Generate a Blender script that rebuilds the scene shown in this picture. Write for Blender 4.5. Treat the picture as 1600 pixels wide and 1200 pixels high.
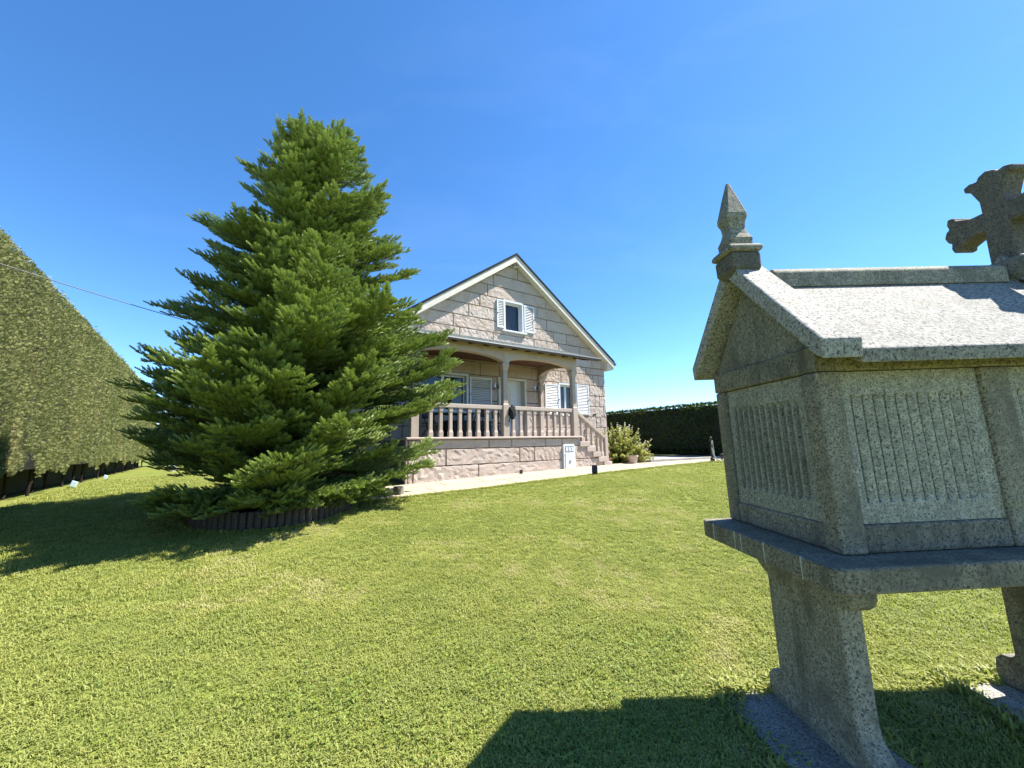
import bpy, bmesh, math, random
import numpy as np
from mathutils import Vector, Matrix, noise as mnoise

R = math.radians
rng = np.random.default_rng(7)
random.seed(7)
for o in list(bpy.data.objects):
    bpy.data.objects.remove(o)
SC = bpy.context.scene
COL = SC.collection

# ------------------------------------------------------------------ camera
F_PX, PITCH, ROLL, EYE = 602.0, R(8.57), R(1.04), 1.5
cam_d = bpy.data.cameras.new('camera')
cam = bpy.data.objects.new('camera', cam_d)
COL.objects.link(cam)
cam_d.sensor_fit = 'HORIZONTAL'
cam_d.sensor_width = 36.0
cam_d.lens = 36.0 * F_PX / 1600.0
cam_d.clip_start = 0.05
cam_d.clip_end = 3000.0
_c, _s, _cp, _sp = math.cos(ROLL), math.sin(ROLL), math.cos(PITCH), math.sin(PITCH)
_right = Vector((_c, _sp * _s, -_cp * _s))
_up = Vector((_s, -_sp * _c, _cp * _c))
_fw = Vector((0, _cp, _sp))
M = Matrix((( _right.x, _up.x, -_fw.x, 0), (_right.y, _up.y, -_fw.y, 0), (_right.z, _up.z, -_fw.z, EYE), (0, 0, 0, 1)))
cam.matrix_world = M
SC.camera = cam

# ------------------------------------------------------------------ sky + sun
SUN_AZ, SUN_EL = R(12.0), R(56.0)          # azimuth counted from +x towards +y
sun_dir = Vector((math.cos(SUN_AZ) * math.cos(SUN_EL), math.sin(SUN_AZ) * math.cos(SUN_EL), math.sin(SUN_EL)))
W = bpy.data.worlds.new('World')
SC.world = W
W.use_nodes = True
nt = W.node_tree
nt.nodes.clear()
wo = nt.nodes.new('ShaderNodeOutputWorld')
bg = nt.nodes.new('ShaderNodeBackground')
sky = nt.nodes.new('ShaderNodeTexSky')
sky.sky_type = 'NISHITA'
sky.sun_disc = False
sky.sun_elevation = SUN_EL
sky.sun_rotation = R(90) - SUN_AZ
sky.altitude = 300
sky.air_density = 0.8
sky.dust_density = 0.1
sky.ozone_density = 4.0
bg.inputs['Strength'].default_value = 0.108
hs = nt.nodes.new('ShaderNodeHueSaturation')
hs.inputs['Saturation'].default_value = 1.2
nt.links.new(sky.outputs[0], hs.inputs['Color'])
# thin cirrus veils
tcw = nt.nodes.new('ShaderNodeTexCoord'); mpw = nt.nodes.new('ShaderNodeMapping')
mpw.inputs['Rotation'].default_value = (0.3, 0.5, 0.6); mpw.inputs['Scale'].default_value = (1.2, 4.5, 5.0)
nt.links.new(tcw.outputs['Generated'], mpw.inputs['Vector'])
nzw = nt.nodes.new('ShaderNodeTexNoise'); nzw.inputs['Scale'].default_value = 1.3; nzw.inputs['Detail'].default_value = 6; nzw.inputs['Roughness'].default_value = .55; nzw.inputs['Distortion'].default_value = .6
nt.links.new(mpw.outputs[0], nzw.inputs['Vector'])
rmw = nt.nodes.new('ShaderNodeMapRange'); rmw.inputs['From Min'].default_value = .5; rmw.inputs['From Max'].default_value = .8; rmw.inputs['To Max'].default_value = .03
nt.links.new(nzw.outputs['Fac'], rmw.inputs['Value'])
mxw = nt.nodes.new('ShaderNodeMixRGB'); mxw.inputs[2].default_value = (5.0, 5.6, 6.4, 1)
nt.links.new(rmw.outputs[0], mxw.inputs[0]); nt.links.new(hs.outputs[0], mxw.inputs[1])
nt.links.new(mxw.outputs[0], bg.inputs['Color'])
nt.links.new(bg.outputs[0], wo.inputs['Surface'])
sun_l = bpy.data.lights.new('sun', 'SUN')
sun_l.energy = 5.0
sun_l.angle = R(0.5)
sun_l.color = (1.0, 0.955, 0.88)
sun = bpy.data.objects.new('sun', sun_l)
sun.rotation_euler = (-sun_dir).to_track_quat('-Z', 'Y').to_euler()
sun.location = (20, 5, 30)
COL.objects.link(sun)

vs = SC.view_settings
vs.view_transform = 'Standard'
vs.look = 'None'
vs.exposure = 1.55
vs.gamma = 1.0
vs.use_curve_mapping = False
SC.render.engine = 'CYCLES'

# ------------------------------------------------------------------ helpers
def ground_z(x, y):
    pl = -.09 - .0129 * (x - 1.5) + .0614 * (y - 2.2)
    cap = .56 + .012 * np.clip(x, -25, 25)
    k = .05
    h = np.clip(.5 + .5 * (cap - pl) / k, 0, 1)
    z = cap * (1 - h) + pl * h - k * h * (1 - h)
    lo = -.55
    return np.maximum(z, lo)

def gz(x, y):
    return float(ground_z(np.float64(x), np.float64(y)))

class MB:
    """collects vertices and faces of one mesh"""
    def __init__(self):
        self.v, self.f = [], []
    def add(self, vs_, fs_):
        n = len(self.v)
        self.v += [tuple(p) for p in vs_]
        self.f += [tuple(i + n for i in q) for q in fs_]
        return self
    def box(self, x0, x1, y0, y1, z0, z1):
        return self.add([(x0,y0,z0),(x1,y0,z0),(x1,y1,z0),(x0,y1,z0),(x0,y0,z1),(x1,y0,z1),(x1,y1,z1),(x0,y1,z1)],
                        [(0,3,2,1),(4,5,6,7),(0,1,5,4),(1,2,6,5),(2,3,7,6),(3,0,4,7)])
    def prism(self, poly, t0, t1, axis):
        """extrude a 2-D polygon along axis 'x','y' or 'z'"""
        n = len(poly)
        area = sum(poly[i][0]*poly[(i+1)%n][1]-poly[(i+1)%n][0]*poly[i][1] for i in range(n))
        if area < 0: poly = poly[::-1]
        def P(a, b, t):
            return {'y': (a, t, b), 'x': (t, a, b), 'z': (a, b, t)}[axis]
        vs_ = [P(a, b, t0) for a, b in poly] + [P(a, b, t1) for a, b in poly]
        side = [(i, (i+1) % n, n+(i+1) % n, n+i) for i in range(n)]
        f0, f1 = tuple(range(n))[::-1], tuple(range(n, 2*n))
        fs_ = [f0, f1] + side
        if axis == 'y': fs_ = [q[::-1] for q in fs_]
        return self.add(vs_, fs_)
    def loft(self, rings, close=True):
        n = len(rings[0]); base = len(self.v)
        for r_ in rings: self.v += [tuple(p) for p in r_]
        for k in range(len(rings)-1):
            for i in range(n):
                a = base + k*n + i; b = base + k*n + (i+1) % n
                self.f.append((a, b, b+n, a+n))
        if close:
            self.f.append(tuple(base+i for i in range(n))[::-1])
            self.f.append(tuple(base+(len(rings)-1)*n+i for i in range(n)))
        return self
    def tube(self, pts, rad, n=8, close=True):
        pts = [Vector(p) for p in pts]
        rads = rad if isinstance(rad, (list, tuple)) else [rad]*len(pts)
        rings = []
        ref = Vector((0, 0, 1))
        for i, p in enumerate(pts):
            d = (pts[min(i+1, len(pts)-1)] - pts[max(i-1, 0)]).normalized()
            u = d.cross(ref)
            if u.length < 1e-3: u = d.cross(Vector((1, 0, 0)))
            u.normalize(); w = u.cross(d)
            rings.append([p + (u*math.cos(2*math.pi*k/n) + w*math.sin(2*math.pi*k/n))*rads[i] for k in range(n)])
        rings = [r_[::-1] for r_ in rings]
        return self.loft(rings, close)
    def lathe(self, prof, n=16, c=(0, 0)):
        rings = [[(c[0]+r_*math.cos(2*math.pi*k/n), c[1]+r_*math.sin(2*math.pi*k/n), z) for k in range(n)] for r_, z in prof]
        return self.loft(rings)
    def sq(self, prof, c=(0, 0)):
        """square lathe: (half width x, half width y, z)"""
        rings = [[(c[0]-a, c[1]-b, z), (c[0]+a, c[1]-b, z), (c[0]+a, c[1]+b, z), (c[0]-a, c[1]+b, z)] for a, b, z in prof]
        return self.loft(rings)
    def mesh(self, name, mat, smooth=False):
        me = bpy.data.meshes.new(name)
        me.from_pydata(self.v, [], self.f)
        if mat: me.materials.append(mat)
        if smooth:
            me.polygons.foreach_set('use_smooth', [True]*len(me.polygons))
        me.update()
        return me
    def build(self, name, mat, parent=None, loc=None, bevel=0, seg=2, smooth=False, off=(0, 0, 0)):
        if off != (0, 0, 0):
            self.v = [(a-off[0], b-off[1], c-off[2]) for a, b, c in self.v]
        me = self.mesh(name, mat, smooth)
        return place(name, me, parent, loc, bevel, seg)

def place(name, me, parent=None, loc=None, bevel=0, seg=2):
    o = bpy.data.objects.new(name, me)
    COL.objects.link(o)
    if parent is not None: o.parent = parent
    if loc is not None: o.location = loc
    if bevel:
        m = o.modifiers.new('bevel', 'BEVEL')
        m.width = bevel; m.segments = seg; m.limit_method = 'ANGLE'; m.angle_limit = R(30)
    return o

def tag(o, label=None, cat=None, group=None, kind=None):
    if label: o['label'] = label
    if cat: o['category'] = cat
    if group: o['group'] = group
    if kind: o['kind'] = kind
    return o

def thing(name, label, cat, loc=(0, 0, 0), rz=0.0, group=None):
    o = bpy.data.objects.new(name, None)
    o.empty_display_size = .2
    COL.objects.link(o)
    o.location = loc
    o.rotation_euler = (0, 0, rz)
    return tag(o, label, cat, group)

def copy_tree(o, parent=None):
    c = o.copy(); COL.objects.link(c); c.parent = parent
    for ch in list(o.children): copy_tree(ch, c)
    return c

# ------------------------------------------------------------------ materials
def newmat(name):
    m = bpy.data.materials.new(name); m.use_nodes = True
    n = m.node_tree; n.nodes.clear()
    out = n.nodes.new('ShaderNodeOutputMaterial')
    p = n.nodes.new('ShaderNodeBsdfPrincipled')
    n.links.new(p.outputs[0], out.inputs['Surface'])
    return m, n, p, out

def N_(n, t, **kw):
    x = n.nodes.new(t)
    for k, v in kw.items(): setattr(x, k, v)
    return x

def coord(n, kind='Object'):
    return N_(n, 'ShaderNodeTexCoord').outputs[kind]

def noise(n, vec, scale, detail=3, rough=.55, dist=0.0):
    t = N_(n, 'ShaderNodeTexNoise')
    t.inputs['Scale'].default_value = scale; t.inputs['Detail'].default_value = detail
    t.inputs['Roughness'].default_value = rough; t.inputs['Distortion'].default_value = dist
    n.links.new(vec, t.inputs['Vector'])
    return t.outputs['Fac']

def ramp(n, fac, stops):
    r_ = N_(n, 'ShaderNodeValToRGB')
    el = r_.color_ramp.elements
    while len(el) < len(stops): el.new(.5)
    for e, (p, c) in zip(el, stops):
        e.position = p; e.color = (*c, 1) if len(c) == 3 else c
    n.links.new(fac, r_.inputs['Fac'])
    return r_.outputs['Color']

def mixc(n, fac, a, b, mode='MIX'):
    x = N_(n, 'ShaderNodeMix', data_type='RGBA', blend_type=mode)
    for s, v in (('Factor', fac), ('A', a), ('B', b)):
        sock = [q for q in x.inputs if q.name == s and (q.type == ('VALUE' if s == 'Factor' else 'RGBA'))][0]
        if hasattr(v, 'links'): n.links.new(v, sock)
        elif s == 'Factor': sock.default_value = v
        else: sock.default_value = (*v, 1)
    return [q for q in x.outputs if q.type == 'RGBA'][0]

def scalev(n, vec, s):
    m = N_(n, 'ShaderNodeVectorMath', operation='MULTIPLY')
    m.inputs[1].default_value = s
    n.links.new(vec, m.inputs[0])
    return m.outputs[0]

def math_(n, op, a, b=0.0):
    m = N_(n, 'ShaderNodeMath', operation=op)
    for i, v in enumerate((a, b)):
        if hasattr(v, 'links'): n.links.new(v, m.inputs[i])
        else: m.inputs[i].default_value = v
    return m.outputs[0]

def bump(n, p, h, strength=.3, dist=.01):
    b = N_(n, 'ShaderNodeBump')
    b.inputs['Strength'].default_value = strength; b.inputs['Distance'].default_value = dist
    n.links.new(h, b.inputs['Height']); n.links.new(b.outputs[0], p.inputs['Normal'])

def objrand(n):
    return N_(n, 'ShaderNodeObjectInfo').outputs['Random']

def plain(name, c, rough=.6, metal=0.0, var=.12, scale=8.0, bmp=0.0, bscale=60.0):
    m, n, p, _ = newmat(name)
    v = coord(n)
    f = noise(n, v, scale, 4)
    col = ramp(n, f, [(.3, tuple(x*(1-var) for x in c)), (.7, tuple(min(1, x*(1+var)) for x in c))])
    n.links.new(col, p.inputs['Base Color'])
    p.inputs['Roughness'].default_value = rough; p.inputs['Metallic'].default_value = metal
    if bmp: bump(n, p, noise(n, v, bscale, 3), bmp, .004)
    return m

def mat_house_stone(name, rough_bump, tone=1.0):
    m, n, p, _ = newmat(name)
    v = coord(n)
    r_ = objrand(n)
    base = ramp(n, r_, [(0, (.42*tone, .335*tone, .275*tone)), (.35, (.49*tone, .40*tone, .335*tone)), (.7, (.46*tone, .38*tone, .325*tone)), (1, (.51*tone, .43*tone, .37*tone))])
    rust = noise(n, v, 2.2, 4, .6)
    base = mixc(n, ramp(n, rust, [(.52, (0, 0, 0)), (.75, (.5, .5, .5))]), base, (.36*tone, .235*tone, .15*tone))
    grain = noise(n, v, 70, 3, .7)
    base = mixc(n, ramp(n, grain, [(.36, (.55, .55, .55)), (.44, (0, 0, 0))]), base, (.16, .12, .09))
    n.links.new(base, p.inputs['Base Color'])
    p.inputs['Roughness'].default_value = .9
    h = noise(n, scalev(n, v, (1, 1, 1.3)), 42 if rough_bump > .5 else 60, 6, .72)
    bump(n, p, h, rough_bump, .025 if rough_bump > .5 else .006)
    return m

def mat_granite(name, c0=(.47, .445, .375), stain=.8, fleck=.40, fscale=78):
    m, n, p, _ = newmat(name)
    v = coord(n)
    vr = N_(n, 'ShaderNodeVectorMath', operation='ADD')
    n.links.new(v, vr.inputs[0])
    rr = N_(n, 'ShaderNodeCombineXYZ')
    n.links.new(math_(n, 'MULTIPLY', objrand(n), 13.0), rr.inputs[0]); n.links.new(math_(n, 'MULTIPLY', objrand(n), 7.0), rr.inputs[2])
    n.links.new(rr.outputs[0], vr.inputs[1])
    v2 = vr.outputs[0]
    cloud = noise(n, v2, 48, 4, .65)
    base = ramp(n, cloud, [(.32, tuple(x*.68 for x in c0)), (.5, c0), (.68, tuple(min(.72, x*1.4) for x in c0))])
    dk = noise(n, v2, fscale, 2, .6)
    base = mixc(n, ramp(n, dk, [(fleck-.012, (.9, .9, .9)), (fleck+.035, (0, 0, 0))]), base, (.045, .042, .036))
    dk2 = noise(n, v2, 170, 1, .5)
    base = mixc(n, ramp(n, dk2, [(.35, (.8, .8, .8)), (.40, (0, 0, 0))]), base, (.10, .095, .085))
    # lichen and old rain dirt in patches
    li = noise(n, v2, 3.4, 6, .68)
    base = mixc(n, ramp(n, li, [(.50, (0, 0, 0)), (.66, (stain, stain, stain))]), base, (.105, .10, .078))
    li2 = noise(n, v2, 14, 5, .7)
    base = mixc(n, ramp(n, li2, [(.60, (0, 0, 0)), (.70, (stain*.8, stain*.8, stain*.8))]), base, (.085, .085, .07))
    li3 = noise(n, v2, 5.0, 4, .6)
    base = mixc(n, ramp(n, li3, [(.62, (0, 0, 0)), (.78, (.35, .35, .35))]), base, (.33, .31, .12))
    stv = noise(n, scalev(n, v2, (9, 9, .9)), 1.0, 5, .65)
    base = mixc(n, ramp(n, stv, [(.5, (0, 0, 0)), (.68, (stain*.75, stain*.75, stain*.75))]), base, (.075, .068, .05))
    tone = ramp(n, objrand(n), [(0, (.8, .79, .76)), (1, (1.12, 1.1, 1.06))])
    base = mixc(n, 1.0, base, tone, 'MULTIPLY')
    n.links.new(base, p.inputs['Base Color'])
    p.inputs['Roughness'].default_value = .85
    hh = math_(n, 'ADD', noise(n, v2, 120, 3, .6), math_(n, 'MULTIPLY', noise(n, v2, 18, 4, .6), 1.5))
    bump(n, p, hh, .35, .004)
    return m

def mat_leaf(name, c_lo, c_hi, c_dry=None, trans=.35, rough=.55, tipcol=None, spec=.3, rnd=True):
    """leaf material, tinted per instance ('tint' 0..1), optionally lighter towards 'tip' vertex values"""
    m, n, p, out = newmat(name)
    at = N_(n, 'ShaderNodeAttribute', attribute_type='INSTANCER', attribute_name='tint')
    col = ramp(n, at.outputs['Fac'], [(0.0, c_lo), (.72, c_hi)] + ([(1.0, c_dry)] if c_dry else []))
    if tipcol:
        tp = N_(n, 'ShaderNodeAttribute', attribute_type='GEOMETRY', attribute_name='tip')
        col = mixc(n, tp.outputs['Fac'], col, mixc(n, .62, col, tipcol))
    n.links.new(col, p.inputs['Base Color'])
    p.inputs['Roughness'].default_value = rough
    p.inputs['Specular IOR Level'].default_value = spec
    tr = N_(n, 'ShaderNodeBsdfTranslucent')
    n.links.new(mixc(n, .35, col, (.30, .42, .03)), tr.inputs['Color'])
    mx = N_(n, 'ShaderNodeMixShader'); mx.inputs[0].default_value = trans
    n.links.new(p.outputs[0], mx.inputs[1]); n.links.new(tr.outputs[0], mx.inputs[2])
    n.links.new(mx.outputs[0], out.inputs['Surface'])
    return m

MT = {}
MT['stone'] = mat_house_stone('split_faced_stone', .8)
MT['dressed'] = mat_house_stone('dressed_stone', .2, .93)
MT['mortar'] = plain('mortar', (.09, .075, .065), .95)
MT['granite'] = mat_granite('grey_granite', (.27, .252, .195), .8, .41, 100)
MT['granite_panel'] = mat_granite('pale_granite', (.31, .30, .24), .3, .40, 110)
MT['granite_roof'] = mat_granite('roof_granite', (.30, .29, .265), .35, .41)
MT['granite_dark'] = mat_granite('weathered_granite', (.24, .215, .155), .85, .42, 95)
MT['granite_old_shade'] = mat_granite('lichen_shade_granite', (.145, .13, .095), .9, .43, 95)  # lichen tone, with the shade on cross and finial base also in the colour
MT['white'] = plain('white_paint', (.60, .62, .64), .45, var=.05)
MT['cream'] = plain('cream_paint', (.58, .54, .45), .6, var=.06)
MT['slate'] = plain('slate', (.018, .02, .026), .75, var=.3, scale=5, bmp=.3, bscale=30)
[q for q in MT['slate'].node_tree.nodes if q.type == 'BSDF_PRINCIPLED'][0].inputs['Specular IOR Level'].default_value = .08
MT['porch_slate'] = plain('weathered_slate', (.17, .19, .17), .75, var=.35, scale=6, bmp=.3, bscale=30)
MT['gutter'] = plain('dark_gutter', (.05, .055, .06), .4)
MT['wood'] = plain('brown_wood', (.12, .055, .03), .7, var=.3)
MT['kerbstone'] = plain('pale_kerb', (.42, .40, .35), .85, var=.12, scale=5)
MT['paving'] = plain('cream_paving', (.34, .28, .20), .85, var=.14, scale=5, bmp=.25, bscale=80)
MT['terracotta'] = plain('terracotta', (.42, .20, .11), .8)
MT['pot'] = plain('pale_clay', (.52, .40, .30), .85, var=.15)
MT['black'] = plain('black_plastic', (.012, .012, .014), .45)
MT['cloth'] = plain('black_cloth', (.008, .008, .009), .9)
MT['metal'] = plain('grey_metal', (.42, .43, .44), .35, metal=.7)
MT['hose'] = plain('grey_hose', (.45, .46, .45), .5)
MT['log'] = plain('weathered_log', (.055, .043, .032), .9, var=.4, scale=20, bmp=.4)
MT['bark'] = plain('bark', (.075, .055, .04), .95, var=.4, scale=25, bmp=.5)
MT['shaded_stem'] = plain('shaded_stem', (.025, .02, .015), .95, var=.3)  # darker than bark: shade under the hedge painted into the stems
MT['soil'] = plain('soil', (.055, .04, .028), 1.0, var=.35, scale=9, bmp=.6)
MT['gravel'] = plain('gravel', (.26, .25, .235), .95, var=.4, scale=60, bmp=.8, bscale=90)
MT['curtain'] = plain('curtain', (.35, .32, .33), .9)
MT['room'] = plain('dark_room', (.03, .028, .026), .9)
MT['cable'] = plain('cable', (.13, .125, .12), .6)
MT['brass'] = plain('brass', (.45, .42, .36), .4, metal=.6)

m, n, p, out = newmat('window_glass')
p.inputs['Base Color'].default_value = (.02, .025, .03, 1); p.inputs['Roughness'].default_value = .03
p.inputs['Specular IOR Level'].default_value = .8
tb = N_(n, 'ShaderNodeBsdfTransparent'); mx = N_(n, 'ShaderNodeMixShader'); mx.inputs[0].default_value = .45
n.links.new(p.outputs[0], mx.inputs[1]); n.links.new(tb.outputs[0], mx.inputs[2]); n.links.new(mx.outputs[0], out.inputs['Surface'])
MT['glass'] = m

# ground under the grass blades
m, n, p, out = newmat('lawn_ground')
v = coord(n)
g1 = noise(n, v, .55, 4, .6); g2 = noise(n, v, 9, 4, .7); g3 = noise(n, v, 60, 3, .7)
col = ramp(n, g1, [(.3, (.17, .20, .04)), (.55, (.225, .24, .052)), (.75, (.275, .26, .085))])
col = mixc(n, ramp(n, g2, [(.35, (.5, .5, .5)), (.65, (0, 0, 0))]), col, (.07, .10, .02))
col = mixc(n, ramp(n, g3, [(.35, (.6, .6, .6)), (.6, (0, 0, 0))]), col, (.045, .06, .015))
n.links.new(col, p.inputs['Base Color']); p.inputs['Roughness'].default_value = .9
p.inputs['Specular IOR Level'].default_value = .1
bump(n, p, math_(n, 'ADD', g3, g2), .8, .02)
MT['lawn'] = m

MT['grass'] = mat_leaf('grass_blade', (.155, .215, .038), (.32, .33, .072), (.46, .41, .20), .42, .5, (.54, .52, .18))
MT['clover'] = mat_leaf('clover_leaf', (.11, .175, .028), (.24, .29, .05), None, .36, .5)
MT['fir'] = mat_leaf('fir_needles', (.009, .026, .010), (.080, .142, .026), None, .15, .42, (.54, .63, .17), .45)  # dark end paints crown shade, pale tips are new growth pushed for contrast
MT['hedge'] = mat_leaf('cypress_hedge', (.155, .185, .072), (.295, .305, .125), (.39, .34, .165), .3, .7, None, .2)
MT['hedge_dark'] = mat_leaf('shaded_hedge', (.010, .025, .008), (.032, .06, .014), None, .15, .6, None, .2)  # near-black leaf colour carries the shade on the far and back hedges
MT['hedge_core'] = plain('hedge_core', (.012, .015, .007), 1.0, var=.4, scale=6)  # near-black, the shade inside and at the hedge foot is put into the colour
MT['shrub'] = mat_leaf('shrub_leaf', (.22, .235, .04), (.42, .40, .10), (.58, .55, .38), .3, .5, None, .3)

# ------------------------------------------------------------------ scatter (geometry nodes)
def scatter(name, pts, eul, scl, tint, sources, parent=None):
    n = len(pts)
    me = bpy.data.meshes.new(name)
    me.vertices.add(n)
    me.vertices.foreach_set('co', np.asarray(pts, np.float32).ravel())
    a = me.attributes.new('rot', 'FLOAT_VECTOR', 'POINT'); a.data.foreach_set('vector', np.asarray(eul, np.float32).ravel())
    a = me.attributes.new('scl', 'FLOAT', 'POINT'); a.data.foreach_set('value', np.asarray(scl, np.float32))
    a = me.attributes.new('tint', 'FLOAT', 'POINT'); a.data.foreach_set('value', np.asarray(tint, np.float32))
    me.update()
    o = bpy.data.objects.new(name, me); COL.objects.link(o)
    if parent is not None: o.parent = parent
    g = bpy.data.node_groups.new(name + '_spread', 'GeometryNodeTree')
    g.interface.new_socket('Geometry', in_out='INPUT', socket_type='NodeSocketGeometry')
    g.interface.new_socket('Geometry', in_out='OUTPUT', socket_type='NodeSocketGeometry')
    gi = g.nodes.new('NodeGroupInput'); go = g.nodes.new('NodeGroupOutput')
    iop = g.nodes.new('GeometryNodeInstanceOnPoints')
    L = g.links.new
    L(gi.outputs[0], iop.inputs['Points'])
    jn = g.nodes.new('GeometryNodeJoinGeometry')
    for s in reversed(sources):
        oi = g.nodes.new('GeometryNodeObjectInfo'); oi.inputs['Object'].default_value = s
        gti = g.nodes.new('GeometryNodeGeometryToInstance')
        L(oi.outputs['Geometry'], gti.inputs[0]); L(gti.outputs[0], jn.inputs[0])
    L(jn.outputs[0], iop.inputs['Instance'])
    iop.inputs['Pick Instance'].default_value = True
    def attr(nm, t):
        x = g.nodes.new('GeometryNodeInputNamedAttribute'); x.data_type = t
        x.inputs['Name'].default_value = nm
        return [q for q in x.outputs if q.enabled and q.name == 'Attribute'][0]
    e2r = g.nodes.new('FunctionNodeEulerToRotation')
    L(attr('rot', 'FLOAT_VECTOR'), e2r.inputs[0]); L(e2r.outputs[0], iop.inputs['Rotation'])
    L(attr('scl', 'FLOAT'), iop.inputs['Scale'])
    L(iop.outputs[0], go.inputs[0])
    md = o.modifiers.new('spread', 'NODES'); md.node_group = g
    return o

def source(name, verts, faces, mat, tip=None, smooth=False):
    me = bpy.data.meshes.new(name); me.from_pydata(verts, [], faces); me.materials.append(mat)
    if tip is not None:
        a = me.attributes.new('tip', 'FLOAT', 'POINT'); a.data.foreach_set('value', np.asarray(tip, np.float32))
    if smooth: me.polygons.foreach_set('use_smooth', [True]*len(me.polygons))
    me.update()
    return bpy.data.objects.new(name, me)       # not linked: only used through the scatter

def vnoise(p, sx, sy, sz, seed=0):
    """smooth value noise 0..1 on an (N,3) array, vectorised"""
    q = np.asarray(p, float) * np.array([sx, sy, sz]) + seed * 17.31
    i = np.floor(q).astype(np.int64); f = q - i; f = f*f*(3-2*f)
    def h(a, b, c):
        t = np.sin(a*127.1 + b*311.7 + c*74.7 + seed*3.3) * 43758.5453
        return t - np.floor(t)
    r_ = 0
    for dx in (0, 1):
        for dy in (0, 1):
            for dz in (0, 1):
                w = np.abs(1-dx-f[:, 0]) * np.abs(1-dy-f[:, 1]) * np.abs(1-dz-f[:, 2])
                r_ = r_ + w*h(i[:, 0]+dx, i[:, 1]+dy, i[:, 2]+dz)
    return r_

# ================================================================== SETTING: ground, path
HOUSE_ANG = R(90 - 55.72)
P0x, P0y = 2.1603, 13.4644
ca, sa = math.cos(HOUSE_ANG), math.sin(HOUSE_ANG)
def hw(a, y):                       # house plan -> world plan
    return P0x + a*ca - y*sa, P0y + a*sa + y*ca
def wh(x, y):                       # world plan -> house plan (arrays)
    dx, dy = x-P0x, y-P0y
    return dx*ca+dy*sa, -dx*sa+dy*ca

xs = np.concatenate([np.linspace(-400, -40, 10)[:-1], np.linspace(-40, -16, 13)[:-1], np.linspace(-16, 16, 81), np.linspace(16, 40, 13)[1:], np.linspace(40, 400, 10)[1:]])
ys = np.concatenate([np.linspace(-400, -30, 10)[:-1], np.linspace(-30, -6, 13)[:-1], np.linspace(-6, 30, 91), np.linspace(30, 60, 13)[1:], np.linspace(60, 900, 14)[1:]])
X, Y = np.meshgrid(xs, ys)
XY3 = np.stack([X.ravel(), Y.ravel(), 0*X.ravel()], 1)
Z = ground_z(X, Y) + (.03*(vnoise(XY3, .7, .7, 1, 3)-.5)).reshape(X.shape)*(np.abs(X) < 15)
nx, ny = len(xs), len(ys)
gm = MB()
gm.v = list(map(tuple, np.stack([X.ravel(), Y.ravel(), Z.ravel()], 1)))
gm.f = [(j*nx+i, j*nx+i+1, (j+1)*nx+i+1, (j+1)*nx+i) for j in range(ny-1) for i in range(nx-1)]
ground = gm.build('ground', MT['lawn'], smooth=True)
tag(ground, 'mown green lawn sloping up to the stone house', 'lawn', kind='structure')

def lawn_z(x, y):
    """height of the ground sheet with its small unevenness"""
    x = np.asarray(x, float); y = np.asarray(y, float)
    p3 = np.stack([x, y, 0*x], 1)
    return ground_z(x, y) + .03*(vnoise(p3, .7, .7, 1, 3)-.5)*(np.abs(x) < 15)

# paved path in front of the porch: single slabs
def path_z(a, y=-.7):
    x_, y_ = hw(a, y)
    return gz(x_, y_) + .028
path = thing('path', 'cream paved path running along the foot of the stone house', 'path', (P0x, P0y, 0), HOUSE_ANG)
tag(path, kind='structure')
pb = MB()
def slab(a0, a1, y0, y1, jig=0):
    b = MB(); g = .011
    cs = [(a0+g, y0+g), (a1-g, y0+g), (a1-g, y1-g), (a0+g, y1-g)]
    b.add([(p_, q_, path_z(p_, q_)+jig-.08) for p_, q_ in cs] + [(p_, q_, path_z(p_, q_)+jig) for p_, q_ in cs],
          [(0,3,2,1),(4,5,6,7),(0,1,5,4),(1,2,6,5),(2,3,7,6),(3,0,4,7)])
    return b.build('paving_slab', MT['paving'], path)
a = -7.96
while a < 1.5:
    w = 1.12
    for k, (y0, y1) in enumerate(((-1.5, -.74), (-.74, .03))):
        o_ = .0 if k == 0 else .56
        slab(a+o_, a+o_+w, y0, y1, random.uniform(-.004, .003))
    a += w
a = 1.62
for i in range(8):
    slab(a, a+1.12, -1.5-(.09*i), -.76-.05*i, random.uniform(-.004, .003)); slab(a+.2, a+1.32, -.76-.05*i, -.02-.02*i, random.uniform(-.004, .003))
    a += 1.12
bed = MB()
for i in range(32):
    a0, a1 = -7.92+.57*i, -7.92+.57*(i+1)
    f0 = lambda q: -1.47 if q < 1.7 else -1.45-.07*(q-1.7)
    cs = [(a0, f0(a0)), (a1, f0(a1)), (a1, .05), (a0, .05)]
    bed.add([(p_, q_, path_z(p_, q_)-.014) for p_, q_ in cs] + [(p_, q_, path_z(p_, q_)-.3) for p_, q_ in cs],
            [(0,1,2,3),(7,6,5,4),(0,4,5,1),(1,5,6,2),(2,6,7,3),(3,7,4,0)])
bed.build('joint_sand', MT['gravel'], path)

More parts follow.
